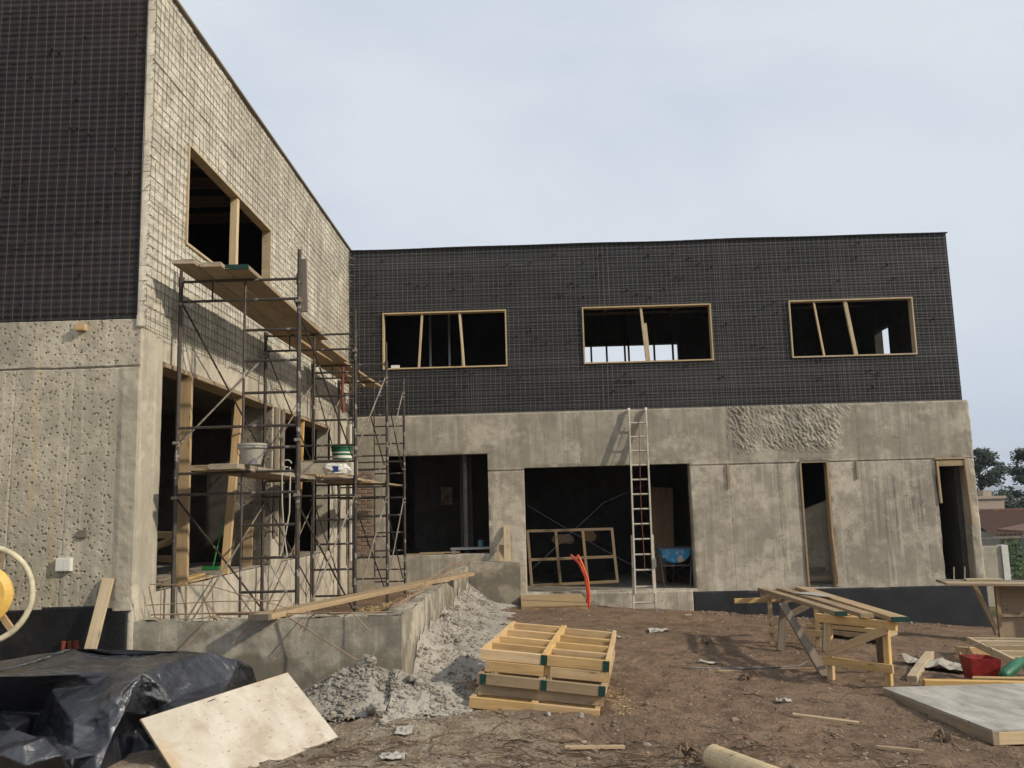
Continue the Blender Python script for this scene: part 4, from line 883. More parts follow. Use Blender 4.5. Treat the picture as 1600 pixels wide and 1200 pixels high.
b = MB(); b.lathe([(0, 0), (.055, 0), (.055, .14), (.05, .145), (0, .145)], (-1.0, 17.98, 1.06), 14); tag(b.build('tin', plain('tin_blue', (.10, .28, .42), .4)), 'small blue tin on the pale bench', 'tin')

# rubble
rnd = random.Random(21)
def rub_h(x, y):
    h = .40 * np.exp(-np.maximum(0, x + 1.17) / .34) * np.clip((y - 8.2) / 1.2, .15, 1) * np.clip((17.0 - y) / .6, 0, 1) * (x > -1.2)
    h = h + .27 * np.exp(-((x + 1.60) / .40) ** 2 - ((y - 7.66) / .34) ** 2) + .20 * np.exp(-((x + .95) / .42) ** 2 - ((y - 7.66) / .30) ** 2)
    return h * (1 + 1.3 * fbm(np.asarray(x) * 3, np.asarray(y) * 3, 3, 33))
xs = np.arange(-2.5, .1, .035); ys = np.arange(6.8, 17.2, .04); U, V = np.meshgrid(xs, ys)
Hh = rub_h(U, V); Zb = gbase(np.maximum(U, -1.2), np.minimum(V, 17.3)); Zb = np.where(V < 8, gbase(U, V), Zb)
Z = Zb + Hh + .06 * fbm(U * 11, V * 11, 3, 35) * np.clip(Hh / .08, 0, 1) - .022
ok = ((Hh > .028) & ~((U < -1.18) & (V > 7.98)))[:-1,:-1]
idx = np.arange(U.size).reshape(U.shape); F = np.stack([idx[:-1,:-1], idx[:-1,1:], idx[1:,1:], idx[1:,:-1]], -1)[ok]
b = MB(); b.v = [tuple(p) for p in np.stack([U, V, Z], -1).reshape(-1, 3).tolist()]; b.f = [tuple(f) for f in F.tolist()]
for i in range(17000):
    if rnd.random() < .58: x, y = -1.16 + abs(rnd.gauss(0, .30)), rnd.uniform(8.0, 16.9)
    else: x, y = rnd.gauss(-1.30, .55), rnd.gauss(7.55, .42)
    if y > 7.93 and x < -1.15: continue
    h = float(rub_h(x, y))
    if h < .02 and rnd.random() < .80: continue
    if y > 15.2 and x > -.35: continue
    r = min(.07, .004 + rnd.expovariate(1 / .0062)); b.rock((x, y, G(max(x, -1.2) if y > 8 else x, y) + h - .036 + rnd.uniform(0, .022)), r, rnd)
o = b.build('rubble_heap', M_RUB, origin=(0, 0, 0)); tag(o, 'pale crushed concrete rubble banked along the planter wall', 'rubble', kind='stuff')
for i, (x, y, r, l) in enumerate(((-1.44, 7.66, .12, 'largest pale concrete lump on top of the front rubble pile'), (-.98, 7.55, .085, 'round concrete lump at the foot of the planter corner'), (-.66, 7.98, .075, 'grey concrete lump in the shade beside the timber stack'), (-1.02, 8.35, .06, 'small pale concrete lump by the sunlit planter face'), (.37, 7.13, .045, 'white stone in front of the timber stack, right of centre'), (.12, 7.08, .04, 'white stone in front of the timber stack, nearer its middle'), (-1.28, 7.15, .10, 'flat concrete lump at the front foot of the rubble pile'))):
    zc = (G(x, y) + float(rub_h(x, y)) if i < 4 else H(x, y)) + r * .3; b = MB()
    for k in range(5): b.rock((x + rnd.uniform(-.5, .5) * r, y + rnd.uniform(-.5, .5) * r, zc + rnd.uniform(-.3, .3) * r), r * rnd.uniform(.45, .8), rnd)
    tag(b.build('concrete_lump', M_RUB), l, 'lump', 'loose concrete lumps')

# ================================================================ stack of timber frames
A = Vector((-.50, 7.41, 0)); ex = Vector((1.06, -.13, -.10)); ey = Vector((.265, 1.84, -.015))
ex.normalize(); ey = (ey - ex * ey.dot(ex)).normalized(); ez = ex.cross(ey)
def timber_frame(label, M, w, l, rails, rungsL, rungsR, h=.088, t=.042, mat=M_PINE, green=(), group='timber frames in the stack'):
    T = bpy.data.objects.new('stud_framework', None); T.empty_display_size = .1; place(T, M); tag(T, label, 'frame', group)
    Q = lambda x, y, z=h/2: tuple(M @ Vector((x, y, z)))
    u = tuple(M.to_3x3() @ Vector((0, 0, 1)))
    xs = [t / 2, w * .5, w - t / 2]
    for i, x in enumerate(xs):
        y0 = -.0 if i in rails else t
        board('rail', Q(x, y0), Q(x, l - (0 if i in rails else t)), t if i != 1 else t * 1.35, h, mat, T, up=u)
    for (xa, xb, ys) in ((xs[0] + t/2, xs[1] - t*.68, rungsL), (xs[1] + t*.68, xs[2] - t/2, rungsR)):
        for y in ys:
            a, c = (xa, xb)
            if y < .06 and 0 not in rails: a, c = (xa - t, xb + t * .68) if xa < .2 else (xa - t * .68, xb + t)
            board('rung', Q(a, y), Q(c, y), t, h - .001, mat, T, up=u)
    for x in green:
        b = MB(); b.box(x - .026, x + .026, -.0035, .0, .003, h - .003); q = b.build('painted_end', M_GPAINT, None, origin=(0,0,0)); COL.objects.unlink(q); place(q, M, T)
    return T
def FM(x, y, z, rz=0):
    o = A + ex * x + ey * y + ez * z; o.z += .265
    return Matrix(((ex.x,ey.x,ez.x,o.x),(ex.y,ey.y,ez.y,o.y),(ex.z,ey.z,ez.z,o.z),(0,0,0,1))) @ Matrix.Rotation(rz, 4, 'Z')
timber_frame('bottom timber frame of the stack, sticking out at the front', FM(-.03, -.06, 0, .008), 1.07, 1.86, (), (.021, .16, .9, 1.84), (.021, .16, .9, 1.84), mat=M_PINE)
timber_frame('second timber frame from the bottom, darker and set back', FM(.02, .05, .090, .016), 1.05, 1.82, (0, 1, 2), (.021, .9, 1.8), (.021, .9, 1.8), mat=M_PINEO)
timber_frame('middle timber frame of the stack with three green painted ends', FM(.01, .02, .180, -.020), 1.07, 1.85, (), (.021, .9, 1.82), (.021, .9, 1.82), mat=M_PINEO, green=(.05, .56, 1.04))
timber_frame('second timber frame from the top with an open front bay', FM(.055, .11, .270, .014), 1.05, 1.86, (0, 2), (.021, .22, .9, 1.84), (.021, .22, .9, 1.84), mat=M_PINE)
timber_frame('top timber frame of the stack showing both rows of rungs', FM(.0, .13, .360, -.010), 1.10, 1.85, (1,), (.021, .38, .78, 1.24, 1.72), (.021, .36, .74, 1.16, 1.66), mat=M_PINE, green=(.55, 1.07))
rnd = random.Random(14); b = MB()
for i in range(260):
    x, y = .66 + abs(rnd.gauss(0, .10)), rnd.uniform(7.2, 8.6); z = H(x, y) + .006; s = rnd.uniform(.01, .06)
    b.beam((x, y, z), (x + rnd.uniform(-s, s) * .5, y + rnd.uniform(-s, s) * .5, z + .003), .006, .003)
tag(b.build('sawdust', M_CHIPS), 'pale sawdust and chips beside the timber stack', 'sawdust', kind='stuff')

# ================================================================ ladder
LT = thing('ladder', (2.15, 16.5, -.12), 'tall pale aluminium extension ladder leaning on the rear wall', 'ladder')
def lad(x0, x1, t): return (x0 + (x1 - x0) * t, 16.45 + .88 * t, -.14 + 3.90 * t)
for s, (xa, xb) in enumerate(((1.915, 2.085), (2.33, 2.45))):
    b = MB(); b.beam(lad(xa, xb, 0), lad(xa, xb, .36), .032, .07, (0, -1, .2)); b.build('rail', M_ALU, LT)
    xi = .035 if s == 0 else -.035; f = lambda t: Vector(lad(xa + xi, xb + xi * .3, t)) + Vector((0, -.035, .02))
    b = MB(); b.beam(f(.08), f(.985), .030, .065, (0, -1, .2)); b.build('rail', M_ALU, LT)
    b = MB(); b.beam(Vector(lad(xa, xb, 0)) + Vector((0, -.01, -.02)), Vector(lad(xa, xb, .016)), .05, .10, (0, -1, .2)); b.build('foot', M_STEEL, LT)
    c = Vector(f(.985)); b = MB(); b.beam(c, c + Vector((0, .02, .05)), .045, .07, (0, -1, .2)); b.build('end_cap', M_WHITE, LT)
    b = MB(); b.beam(f(.20) + Vector((-xi * 1.2, -.05, 0)), f(.245) + Vector((-xi * 1.2, -.05, 0)), .03, .06, (0, -1, .2)); b.build('rung_lock', M_STEEL, LT)
for k in range(14):
    t = .045 + k * .073
    if t > .97: break
    o_ = Vector((0, -.035, .02)) if t > .12 else Vector((0, 0, 0))
    b = MB(); b.tube([Vector(lad(1.93, 2.095, t)) + o_, Vector(lad(2.315, 2.44, t)) + o_], .017, 8); b.build('rung', M_ALU, LT)
b = MB(); b.tube([Vector(lad(2.13, 2.27, t)) + Vector((.012 * math.sin(t * 9), -.06, 0)) for t in np.linspace(.2, .95, 14)], .006, 5); b.build('rope', M_ROPER, LT)

# ================================================================ things in and before the wide opening
T = thing('timber_window', (.85, 17.7, .18), 'six pane timber window frame leaning inside the wide opening', 'frame')
Q = lambda u, v: (-.03 + 1.72 * u + .06 * (1 - v) * 1.0, 17.62 + .14 * v, .27 + 1.12 * v + .04 * u * (1 - v))
for u in (0, .335, .655, 1): board('stile', Q(u, 0), Q(u, 1), .055, .045, M_FBROWN, T, up=(0, -1, 0))
for v in (.02, .47, .98): board('cross_rail', Q(0, v), Q(1, v), .047, .055, M_FBROWN, T)
o = None
b = MB(); b.tube([(-.03, 18.3, .5), (1.6, 18.4, 1.9), (2.6, 18.4, 2.3)], .006, 5); tag(b.build('brace_wire', M_STEEL), 'thin brace wire rising to the right inside the wide opening', 'wire')
b = MB(); b.tube([(-.03, 18.5, 1.9), (1.0, 18.5, 1.25), (2.55, 18.5, .35)], .006, 5); tag(b.build('brace_wire', M_STEEL), 'thin brace wire falling to the right inside the wide opening', 'wire')
o = sack('board_scrap', (.75, 19.3, 1.0), .24, .06, .2, M_JOIST, 5, '', .2); tag(o, 'crumpled brown board scrap behind the leaning window frame, left', 'scrap')
o = sack('board_scrap', (1.32, 19.3, 1.05), .17, .06, .22, M_JOIST, 8, '', -.2); tag(o, 'crumpled brown board scrap behind the leaning window frame, right', 'scrap')
b = MB(); b.box(.55, 1.6, 19.2, 19.45, .18, 1.02); tag(b.build('cupboard', M_DARK), 'dark low cupboard behind the leaning window frame', 'cupboard')
lone('leaning_sheet', 'dark tall panel leaning at the right inside the wide opening', 'panel', (2.85, 18.9, .18), (3.0, 19.4, 2.2), .5, .03, M_JOIST, (0, 1, 0))
WBR = thing('wheelbarrow', (2.97, 18.0, .18), 'blue wheelbarrow standing in the shade at the right of the wide opening', 'wheelbarrow')
b = MB(); n = 15; rows = []
for y, k in ((17.78, .86), (17.82, .93), (18.2, 1.0), (18.55, .82)):
    rows.append([(2.975 + .34 * k * math.cos(a) * (1.0 if abs(math.cos(a)) > .99 else 1), y, .93 - (.31 * k) * math.sin(a) ** .8) for a in np.linspace(0, math.pi, n)])
for r in rows: b.v += r
for j in range(3):
    for i in range(n - 1): b.f.append((j*n+i, j*n+i+1, (j+1)*n+i+1, (j+1)*n+i))
b.f.append(tuple(range(n))); b.f.append(tuple(range(4*n-1, 3*n-1, -1))); b.build('tray', M_BLUE, WBR)
b = MB(); b.tube([(2.62, 17.78, .935), (3.33, 17.78, .935), (3.335, 18.5, .935), (2.62, 18.5, .935)], .013, 6, close=True); b.build('tray_rim', M_STEEL, WBR)
for s in (-1, 1):
    b = MB(); b.tube([(2.975 + s * .33, 17.80, .93), (2.975 + s * .30, 17.82, .60), (2.975 + s * .26, 17.80, .19)], .014, 6); b.build('leg', M_STEEL, WBR)
    b = MB(); b.tube([(2.975 + s * .30, 17.55, .80), (2.975 + s * .27, 17.9, .60), (2.975 + s * .08, 18.75, .40)], .015, 6); b.build('handle_bar', M_STEEL, WBR)
b = MB(); b.tube([(2.66, 17.81, .60), (3.29, 17.81, .60)], .013, 6); b.build('cross_bar', M_STEEL, WBR)
b = MB(); b.lathe([(.06, -.03), (.17, -.04), (.19, 0), (.17, .04), (.06, .03)], (2.975, 18.8, .375), 18, Matrix.Rotation(math.pi/2, 3, 'Y')); b.build('wheel', M_DARK, WBR)
T = thing('plywood_step', (.45, 16.2, -.02), 'brown plywood panel laid as a step before the wide opening', 'panel')
M = Matrix.Translation((.42, 16.22, .13)) @ Matrix.Rotation(.02, 4, 'Z') @ Matrix.Rotation(.05, 4, 'X')
b = MB(); b.box(-.60, .58, -.55, .75, -.012, .012); q = b.build('sheet', M_CHIP, None, origin=(0,0,0)); COL.objects.unlink(q); place(q, M, T)
for y in (-.52, .70): q = board('batten', M @ Vector((-.6, y, -.057)), M @ Vector((.58, y, -.057)), .045, .09, M_PINE, T)
for x, pts, l in ((0, [(1.02, 15.85, -.15), (1.06, 15.85, .25), (1.04, 15.85, .55), (.95, 15.85, .82), (.87, 15.85, .98)], 'right hand orange conduit curving up from the dirt'), (1, [(.97, 15.9, -.15), (1.03, 15.9, .25), (1.0, 15.9, .58), (.90, 15.9, .82), (.75, 15.9, .98)], 'left hand orange conduit bending lower over the dirt')):
    b = MB(); b.tube(pts, .021, 8); tag(b.build('conduit', M_ORANGE, smooth=True), l, 'conduit', 'orange conduits before the wide opening')

# ================================================================ work bench of two trestles
T1 = thing('trestle', (3.3, 9.1, 0), 'near timber trestle of the work bench with diagonal brace', 'trestle')
za, zb = H(3.09, 9.34), H(3.50, 8.90)
trestle(T1, (3.11, 9.34), (3.53, 8.90), za, zb, .645, .3, M_PINE, M_PINEG)
board('outrigger_leg', (3.13, 11.0, .60), (3.08, 9.40, za + .01), .035, .10, M_PINEG, T1, up=(1, 0, 0))
board('outrigger_leg', (3.58, 9.15, .56), (3.98, 10.2, H(3.98, 10.2)), .035, .09, M_PINEG, T1, up=(1, 0, 0))
T2 = thing('trestle', (3.7, 12.5, -.1), 'far timber trestle of the work bench with dark legs', 'trestle')
zc, zd = H(3.38, 12.6), H(3.98, 12.45)
trestle(T2, (3.40, 12.6), (4.0, 12.45), zc, zd, .53, .3, M_PINEO, M_PINEG)
board('outrigger_leg', (3.50, 12.2, .52), (3.36, 12.05, H(3.36, 12.05)), .035, .10, M_PINEG, T2, up=(1, 0, 0))
board('outrigger_leg', (4.05, 12.1, .45), (3.92, 11.9, H(3.92, 11.9)), .035, .10, M_PINEG, T2, up=(1, 0, 0))
def bench_plank(label, p0, p1, w, h, mat, green=False):
    o = lone('bench_plank', label, 'plank', p0, p1, w, h, mat, group='planks on the work bench')
    if green:
        b = MB(); b.box(-.004, .035, -w/2 - .001, w/2 + .001, -h/2 - .001, h/2 + .001); q = b.build('painted_end', M_GPAINT, None, origin=(0,0,0)); COL.objects.unlink(q); place(q, WM[o], o)
bench_plank('left plank on the work bench with green near end', (3.19, 9.12, .715), (3.36, 12.85, .60), .11, .045, M_PINEO, True)
bench_plank('middle plank on the work bench ending before the others', (3.40, 8.98, .71), (3.62, 12.75, .60), .13, .045, M_PINEO)
bench_plank('right plank on the work bench with green near end', (3.61, 8.68, .705), (3.93, 12.85, .60), .16, .045, M_PINEO, True)
lone('pale_timber', 'pale square timber poking out left behind the work bench', 'timber', (2.96, 12.85, .44), (4.1, 12.9, .44), .05, .07, M_PINE)
b = MB(); b.poly([(3.45, 11.6, .668), (3.62, 10.9, .689), (3.75, 10.95, .692), (3.70, 11.7, .668)], (0, 0, .004)); tag(b.build('paper_sheet', M_PAPER), 'white paper sheet lying on the work bench planks', 'paper')
for i in range(6):
    lone('stacked_board', ['lowest', 'second lowest', 'third', 'fourth', 'fifth', 'topmost'][i] + ' short board of the pile behind the work bench', 'board', (4.35 + .05 * i, 13.9 - .05 * i, -.12 + .075 * i), (5.25 - .10 * i, 13.05 + .07 * i, -.12 + .075 * i), .55 - .05 * i, .06, M_PINE if i % 2 else M_PINEO, group='pile of short boards behind the work bench')
for x in (4.5, 5.0): lone('bearer', 'timber bearer under the board pile, ' + ('nearer the bench' if x < 4.8 else 'nearer the black foundation'), 'bearer', (x - .15, 13.3, -.22), (x + .25, 13.9, -.22), .09, .12, M_PINEO)
b = MB(); b.tube([(1.75, 9.75, H(1.75, 9.75) + .012), (2.4, 9.95, H(2.4, 9.95) + .012), (3.05, 10.25, H(3.05, 10.25) + .03), (3.2, 10.4, H(3.2, 10.4) + .05)], .009, 6); tag(b.build('rebar_rod', M_STEEL), 'grey steel rod on the dirt running under the work bench', 'rod')
b = MB(); b.tube([(2.0, 9.95, H(2.0, 9.95) + .01), (2.7, 10.1, H(2.7, 10.1) + .012), (3.4, 10.3, H(3.4, 10.3) + .01)], .007, 6); tag(b.build('rebar_rod', M_REBAR), 'rusty rod on the dirt beside the grey rod', 'rod')

# ================================================================ right hand foreground
T = thing('formwork_board', (3.9, 7.4, .04), 'grey faced formwork panel lying flat at the right edge', 'panel')
M = Matrix.Translation((3.385, 6.70, .065)) @ Matrix.Rotation(math.radians(2), 4, 'Z') @ Matrix.Rotation(-.038, 4, 'X')
def loc_box(name, bx, mat, T, M):
    b = MB(); b.box(*bx); q = b.build(name, mat, None, origin=(0,0,0)); COL.objects.unlink(q); return place(q, M, T)
loc_box('face_sheet', (0, 2.4, 0, 1.84, .092, .108), M_FORM, T, M)
board('edge_batten', M @ Vector((.0225, 0, .045)), M @ Vector((.0225, 1.84, .045)), .045, .092, M_PINEO, T)
board('edge_batten', M @ Vector((.046, .0225, .045)), M @ Vector((2.4, .0225, .045)), .045, .092, M_PINE2, T)
board('edge_batten', M @ Vector((.046, 1.8175, .045)), M @ Vector((2.4, 1.8175, .045)), .045, .092, M_PINEO, T)
lone('square_timber', 'long square timber lying along the back of the formwork panel', 'timber', (3.90, 8.97, .035), (5.8, 8.66, .0), .085, .09, M_PINE)
p0, p1 = (4.0, 9.48, H(4.0, 9.48) + .04), (5.2, 11.7, H(5.2, 11.7) + .05); lone('square_timber', 'short bright timber lying alone on the dirt right of the bench', 'timber', p0, p1, .10, .085, M_PINE2)
lone('square_timber', 'small timber offcut between the red tub and the long timber', 'offcut', (4.55, 9.3, .0), (5.2, 8.95, .04), .10, .05, M_PINE)
lone('square_timber', 'grey timber offcut under the green bottle', 'offcut', (4.95, 9.2, .0), (5.9, 9.3, .0), .10, .05, M_PINEG)
R3 = Matrix.Translation((5.40, 10.02, H(5.4, 10.02) + .10)) @ Matrix.Rotation(math.radians(-13), 4, 'Z') @ Matrix.Rotation(-.03, 4, 'X')
timber_frame('timber frame lying on the ground behind the red tub', R3, 1.6, 2.1, (0, 1, 2), (.35, .8, 1.3, 1.75, 2.05), (.35, .8, 1.3, 1.75, 2.05), mat=M_PINE2, group='frames on the ground at the right')
lone('square_timber', 'timber bearer under the far end of the ground frame', 'bearer', (5.75, 12.1, H(5.8, 12.1) + .05), (7.2, 12.4, H(7.2, 12.4) + .05), .10, .10, M_PINE)
lone('square_timber', 'timber bearer under the near end of the ground frame', 'bearer', (5.5, 10.35, H(5.5, 10.4) + .05), (6.9, 10.6, H(6.9, 10.6) + .05), .10, .10, M_PINEG)
T = thing('tub', (4.86, 9.75, H(4.86, 9.75)), 'dirty red plastic tub standing on the dirt at the right', 'tub'); zt = H(4.86, 9.75)
b = MB(); Lw, Lt = [(-.13, -.10), (.13, -.12), (.13, .12), (-.13, .10)], [(-.16, -.13), (.16, -.15), (.16, .15), (-.16, .13)]
vs = [(4.86 + x, 9.75 + y, zt + .005) for x, y in Lw] + [(4.86 + x, 9.75 + y, zt + .235 + .015 * (x < 0)) for x, y in Lt] + [(4.86 + x * .92, 9.75 + y * .92, zt + .235 + .015 * (x < 0)) for x, y in Lt] + [(4.86 + x * .9, 9.75 + y * .9, zt + .02) for x, y in Lw]
b.add(vs, [(3,2,1,0)] + [(i, (i+1) % 4, 4+(i+1) % 4, 4+i) for i in range(4)] + [(4+i, 4+(i+1) % 4, 8+(i+1) % 4, 8+i) for i in range(4)] + [(8+i, 8+(i+1) % 4, 12+(i+1) % 4, 12+i) for i in range(4)] + [(12,13,14,15)]); b.build('body', M_RED, T)
b = MB(); b.tube([(4.70, 9.75, zt + .23), (4.74, 9.7, zt + .36), (4.90, 9.7, zt + .40), (5.0, 9.75, zt + .33), (5.02, 9.75, zt + .23)], .005, 5); b.build('handle', M_STEEL, T)
b = MB(); p, q = Vector((4.87, 9.32, .02)), Vector((5.35, 9.75, .12)); b.tube([p, p.lerp(q, .06), p.lerp(q, .5), p.lerp(q, .74), p.lerp(q, .86), q], [.03, .055, .06, .05, .022, .02], 12); tag(b.build('bottle', M_GPLAS, smooth=True), 'green plastic bottle lying beside the red tub', 'bottle')
def crumple(name, c, sx, sy, h, mat, seed, label, cat, n=12, group=None):
    U, V = np.meshgrid(np.linspace(-1, 1, n), np.linspace(-1, 1, n)); Zc = h * (np.abs(fbm(U * 2.2 + seed, V * 2.2, 3, seed)) * 2.2 + .5 * vn(U * 3, V * 3, seed))
    X = c[0] + sx * U * (1 + .3 * fbm(U + 3, V, 2, seed)); Y = c[1] + sy * V * (1 + .4 * fbm(U, V + 5, 2, seed)); b = MB()
    zz = [H(float(x), float(y)) for x, y in zip(X.ravel(), Y.ravel())]; b.v = [(float(x), float(y), z0 + float(z) + .004) for x, y, z0, z in zip(X.ravel(), Y.ravel(), zz, Zc.ravel())]
    b.f = [(j*n+i, j*n+i+1, (j+1)*n+i+1, (j+1)*n+i) for j in range(n - 1) for i in range(n - 1)]
    o = b.build(name, mat); m = o.modifiers.new('s', 'SOLIDIFY'); m.thickness = .003; return tag(o, label, cat, group)
crumple('empty_sack', (4.86, 10.65), .32, .38, .10, M_SACK, 3, 'flattened grey cement sack on the dirt left of the red tub', 'sack')
for i, (x, y, s, l) in enumerate(((1.95, 13.5, .16, 'crumpled white paper on the dirt below the ladder'), (2.04, 10.33, .10, 'small crumpled paper beside the bench rods'), (2.2, 7.9, .06, 'torn white scrap on the dirt in the middle foreground'), (-.92, 5.80, .08, 'flat white scrap at the bottom edge left of centre'), (-.97, 6.65, .06, 'flat grey scrap in front of the rubble pile'), (1.2, 12.4, .06, 'tiny white scrap on the dirt behind the timber stack'))):
    crumple('paper_scrap', (x, y), s, s * .8, .04, M_PAPER, 20 + i, l, 'paper', 8, 'paper scraps on the dirt')
for i, (p0, p1, w, l) in enumerate((((2.0, 9.62), (2.22, 9.60), .07, 'small bright timber chip near the rods'), ((2.13, 7.42), (2.62, 7.28), .07, 'split timber piece on the dirt in the right foreground'), ((2.45, 6.5), (2.75, 6.42), .03, 'thin pale stick at the right of the foreground'), ((.20, 6.15), (.62, 6.25), .04, 'pale stick among the twigs in the foreground'), ((2.8, 16.2), (2.95, 16.3), .05, 'yellow chip near the black foundation'))):
    lone('wood_piece', l, 'wood piece', (*p0, H(*p0) + .02), (*p1, H(*p1) + .022), w * .8, .022, M_PINEO, group='loose wood pieces on the dirt')
T = thing('round_post', (1.35, 5.5, H(1.35, 5.5)), 'round pale wooden post end at the bottom edge', 'post')
M = Matrix.Translation((1.13, 5.84, H(1.13, 5.84) + .055)); b = MB(); p, q = Vector((1.13, 5.80, .285)), Vector((1.62, 4.6, .33)); b.tube([p, p.lerp(q, .015), p.lerp(q, .5), q], [.062, .078, .08, .08], 20); q_ = b.build('shaft', M_PINE2, T, smooth=False)
# table at the right
T = thing('form_table', (7.4, 14.2, H(7.4, 14.2)), 'makeshift timber table with panel legs before the right corner', 'table')
board('top_board', (6.55, 14.0, .50), (8.4, 13.55, .47), .32, .04, M_PINEO, T); board('top_board', (6.6, 14.32, .505), (8.5, 13.9, .475), .30, .04, M_PINEG, T); board('top_board', (6.95, 14.15, .535), (7.5, 14.1, .53), .12, .03, M_PINE2, T)
board('strut', (7.05, 14.1, .47), (7.38, 14.15, H(7.38, 14.15) + .12), .07, .06, M_PINEO, T, up=(0, 1, 0))
z0 = H(7.6, 14.1); b = MB(); b.box(7.42, 8.0, 14.16, 14.18, z0 + .02, .46); b.build('leg_panel', M_CHIP, T)
for x in (7.42, 7.98): board('stud', (x, 14.13, z0), (x, 14.13, .46), .06, .05, M_PINEO, T, up=(0, 1, 0))
board('cross_rail', (7.44, 14.13, z0 + .42), (7.96, 14.13, z0 + .42), .05, .05, M_PINEO, T)
for x in (8.55,): board('leg', (x, 13.8, .46), (x, 13.8, z0 - .1), .06, .06, M_PINEO, T)

# ================================================================ left foreground: tarp, plywood, mixer, board
TARP = [(-90,1046,-4.686,6.975,0.74),(0,1050,-4.118,6.801,0.74),(60,1033,-3.906,6.951,0.79),(118,1013,-3.688,7.093,0.86),(150,1022,-3.555,7.164,0.8),(205,1025,-3.26,7.152,0.78),(280,1018,-2.883,7.192,0.8),(330,1020,-2.583,7.089,0.8),(372,1032,-2.414,7.24,0.71),(395,1043,-2.349,7.419,0.62),(-90,1062,-4.166,6.207,0.8),(0,1057,-3.799,6.277,0.8),(60,1056,-3.516,6.267,0.8),(120,1053,-3.261,6.305,0.8),(175,1050,-3.028,6.348,0.8),(222,1052,-2.75,6.214,0.81),(275,1034,-2.689,6.651,0.81),(60,1047,-3.696,6.583,0.785),(120,1036,-3.5,6.76,0.8),(175,1038,-3.225,6.755,0.785),(-90,1085,-4.211,6.284,0.685),(0,1080,-3.852,6.374,0.68),(80,1078,-3.48,6.377,0.68),(150,1070,-3.125,6.315,0.72),(-90,1148,-4.359,6.534,0.35),(0,1144,-3.979,6.612,0.34),(50,1148,-3.659,6.474,0.35),(92,1152,-3.304,6.181,0.4),(60,1115,-3.687,6.595,0.47),(0,1112,-4.005,6.642,0.48),(190,1078,-2.81,6.038,0.735),(150,1103,-2.979,6.033,0.635),(115,1130,-3.107,5.993,0.535),(209,1082,-2.762,6.12,0.7),(194,1113,-2.761,5.983,0.6),(172,1158,-2.768,5.81,0.46),(150,1212,-2.762,5.629,0.3),(150,1140,-2.954,5.994,0.49),(115,1165,-3.041,5.878,0.42),(112,1215,-2.973,5.739,0.26),(170,1115,-2.853,5.956,0.6),(226,1085,-2.742,6.246,0.66),(229,1118,-2.756,6.321,0.5),(232,1165,-2.728,6.303,0.3),(236,1220,-2.503,5.84,0.2),(212,1140,-2.842,6.345,0.4),(200,1200,-2.759,6.063,0.22),(250,1072,-2.665,6.319,0.7),(263,1098,-2.601,6.317,0.585),(285,1114,-2.423,6.127,0.555),(300,1160,-2.381,6.205,0.34),(300,1045,-2.601,6.742,0.74),(315,1075,-2.499,6.676,0.61),(336,1092,-2.273,6.335,0.6),(350,1140,-2.332,6.702,0.3),(352,1040,-2.462,7.077,0.7),(360,1062,-2.401,7.025,0.6),(372,1085,-2.381,7.153,0.46),(385,1108,-2.406,7.447,0.28),(391,1060,-2.373,7.432,0.53),(396,1085,-2.406,7.629,0.36),(-90,1165,-3.755,5.635,0.5),(20,1140,-3.526,6.004,0.5),(70,1150,-3.156,5.733,0.52),(35,1165,-3.218,5.592,0.5),(95,1180,-3.006,5.657,0.42),(40,1195,-3.16,5.536,0.4),(0,1180,-3.346,5.575,0.45),(70,1215,-3.116,5.682,0.28),(0,1220,-3.375,5.636,0.28),(-90,1225,-3.714,5.597,0.28),(150,1180,-2.809,5.714,0.4)]
TARP_E = [(10,11),(11,12),(12,13),(13,14),(14,15),(15,16),(16,7),(15,33),(33,34),(34,35),(35,36),(15,30),(30,31),(31,32),(32,27),(15,41),(41,42),(42,43),(15,47),(47,48),(48,53),(20,21),(21,22),(22,23),(23,30),(24,25),(25,26),(26,27),(7,55),(55,56),(56,57)]
TARP_B = [0,1,2,3,4,5,6,7,8,9]
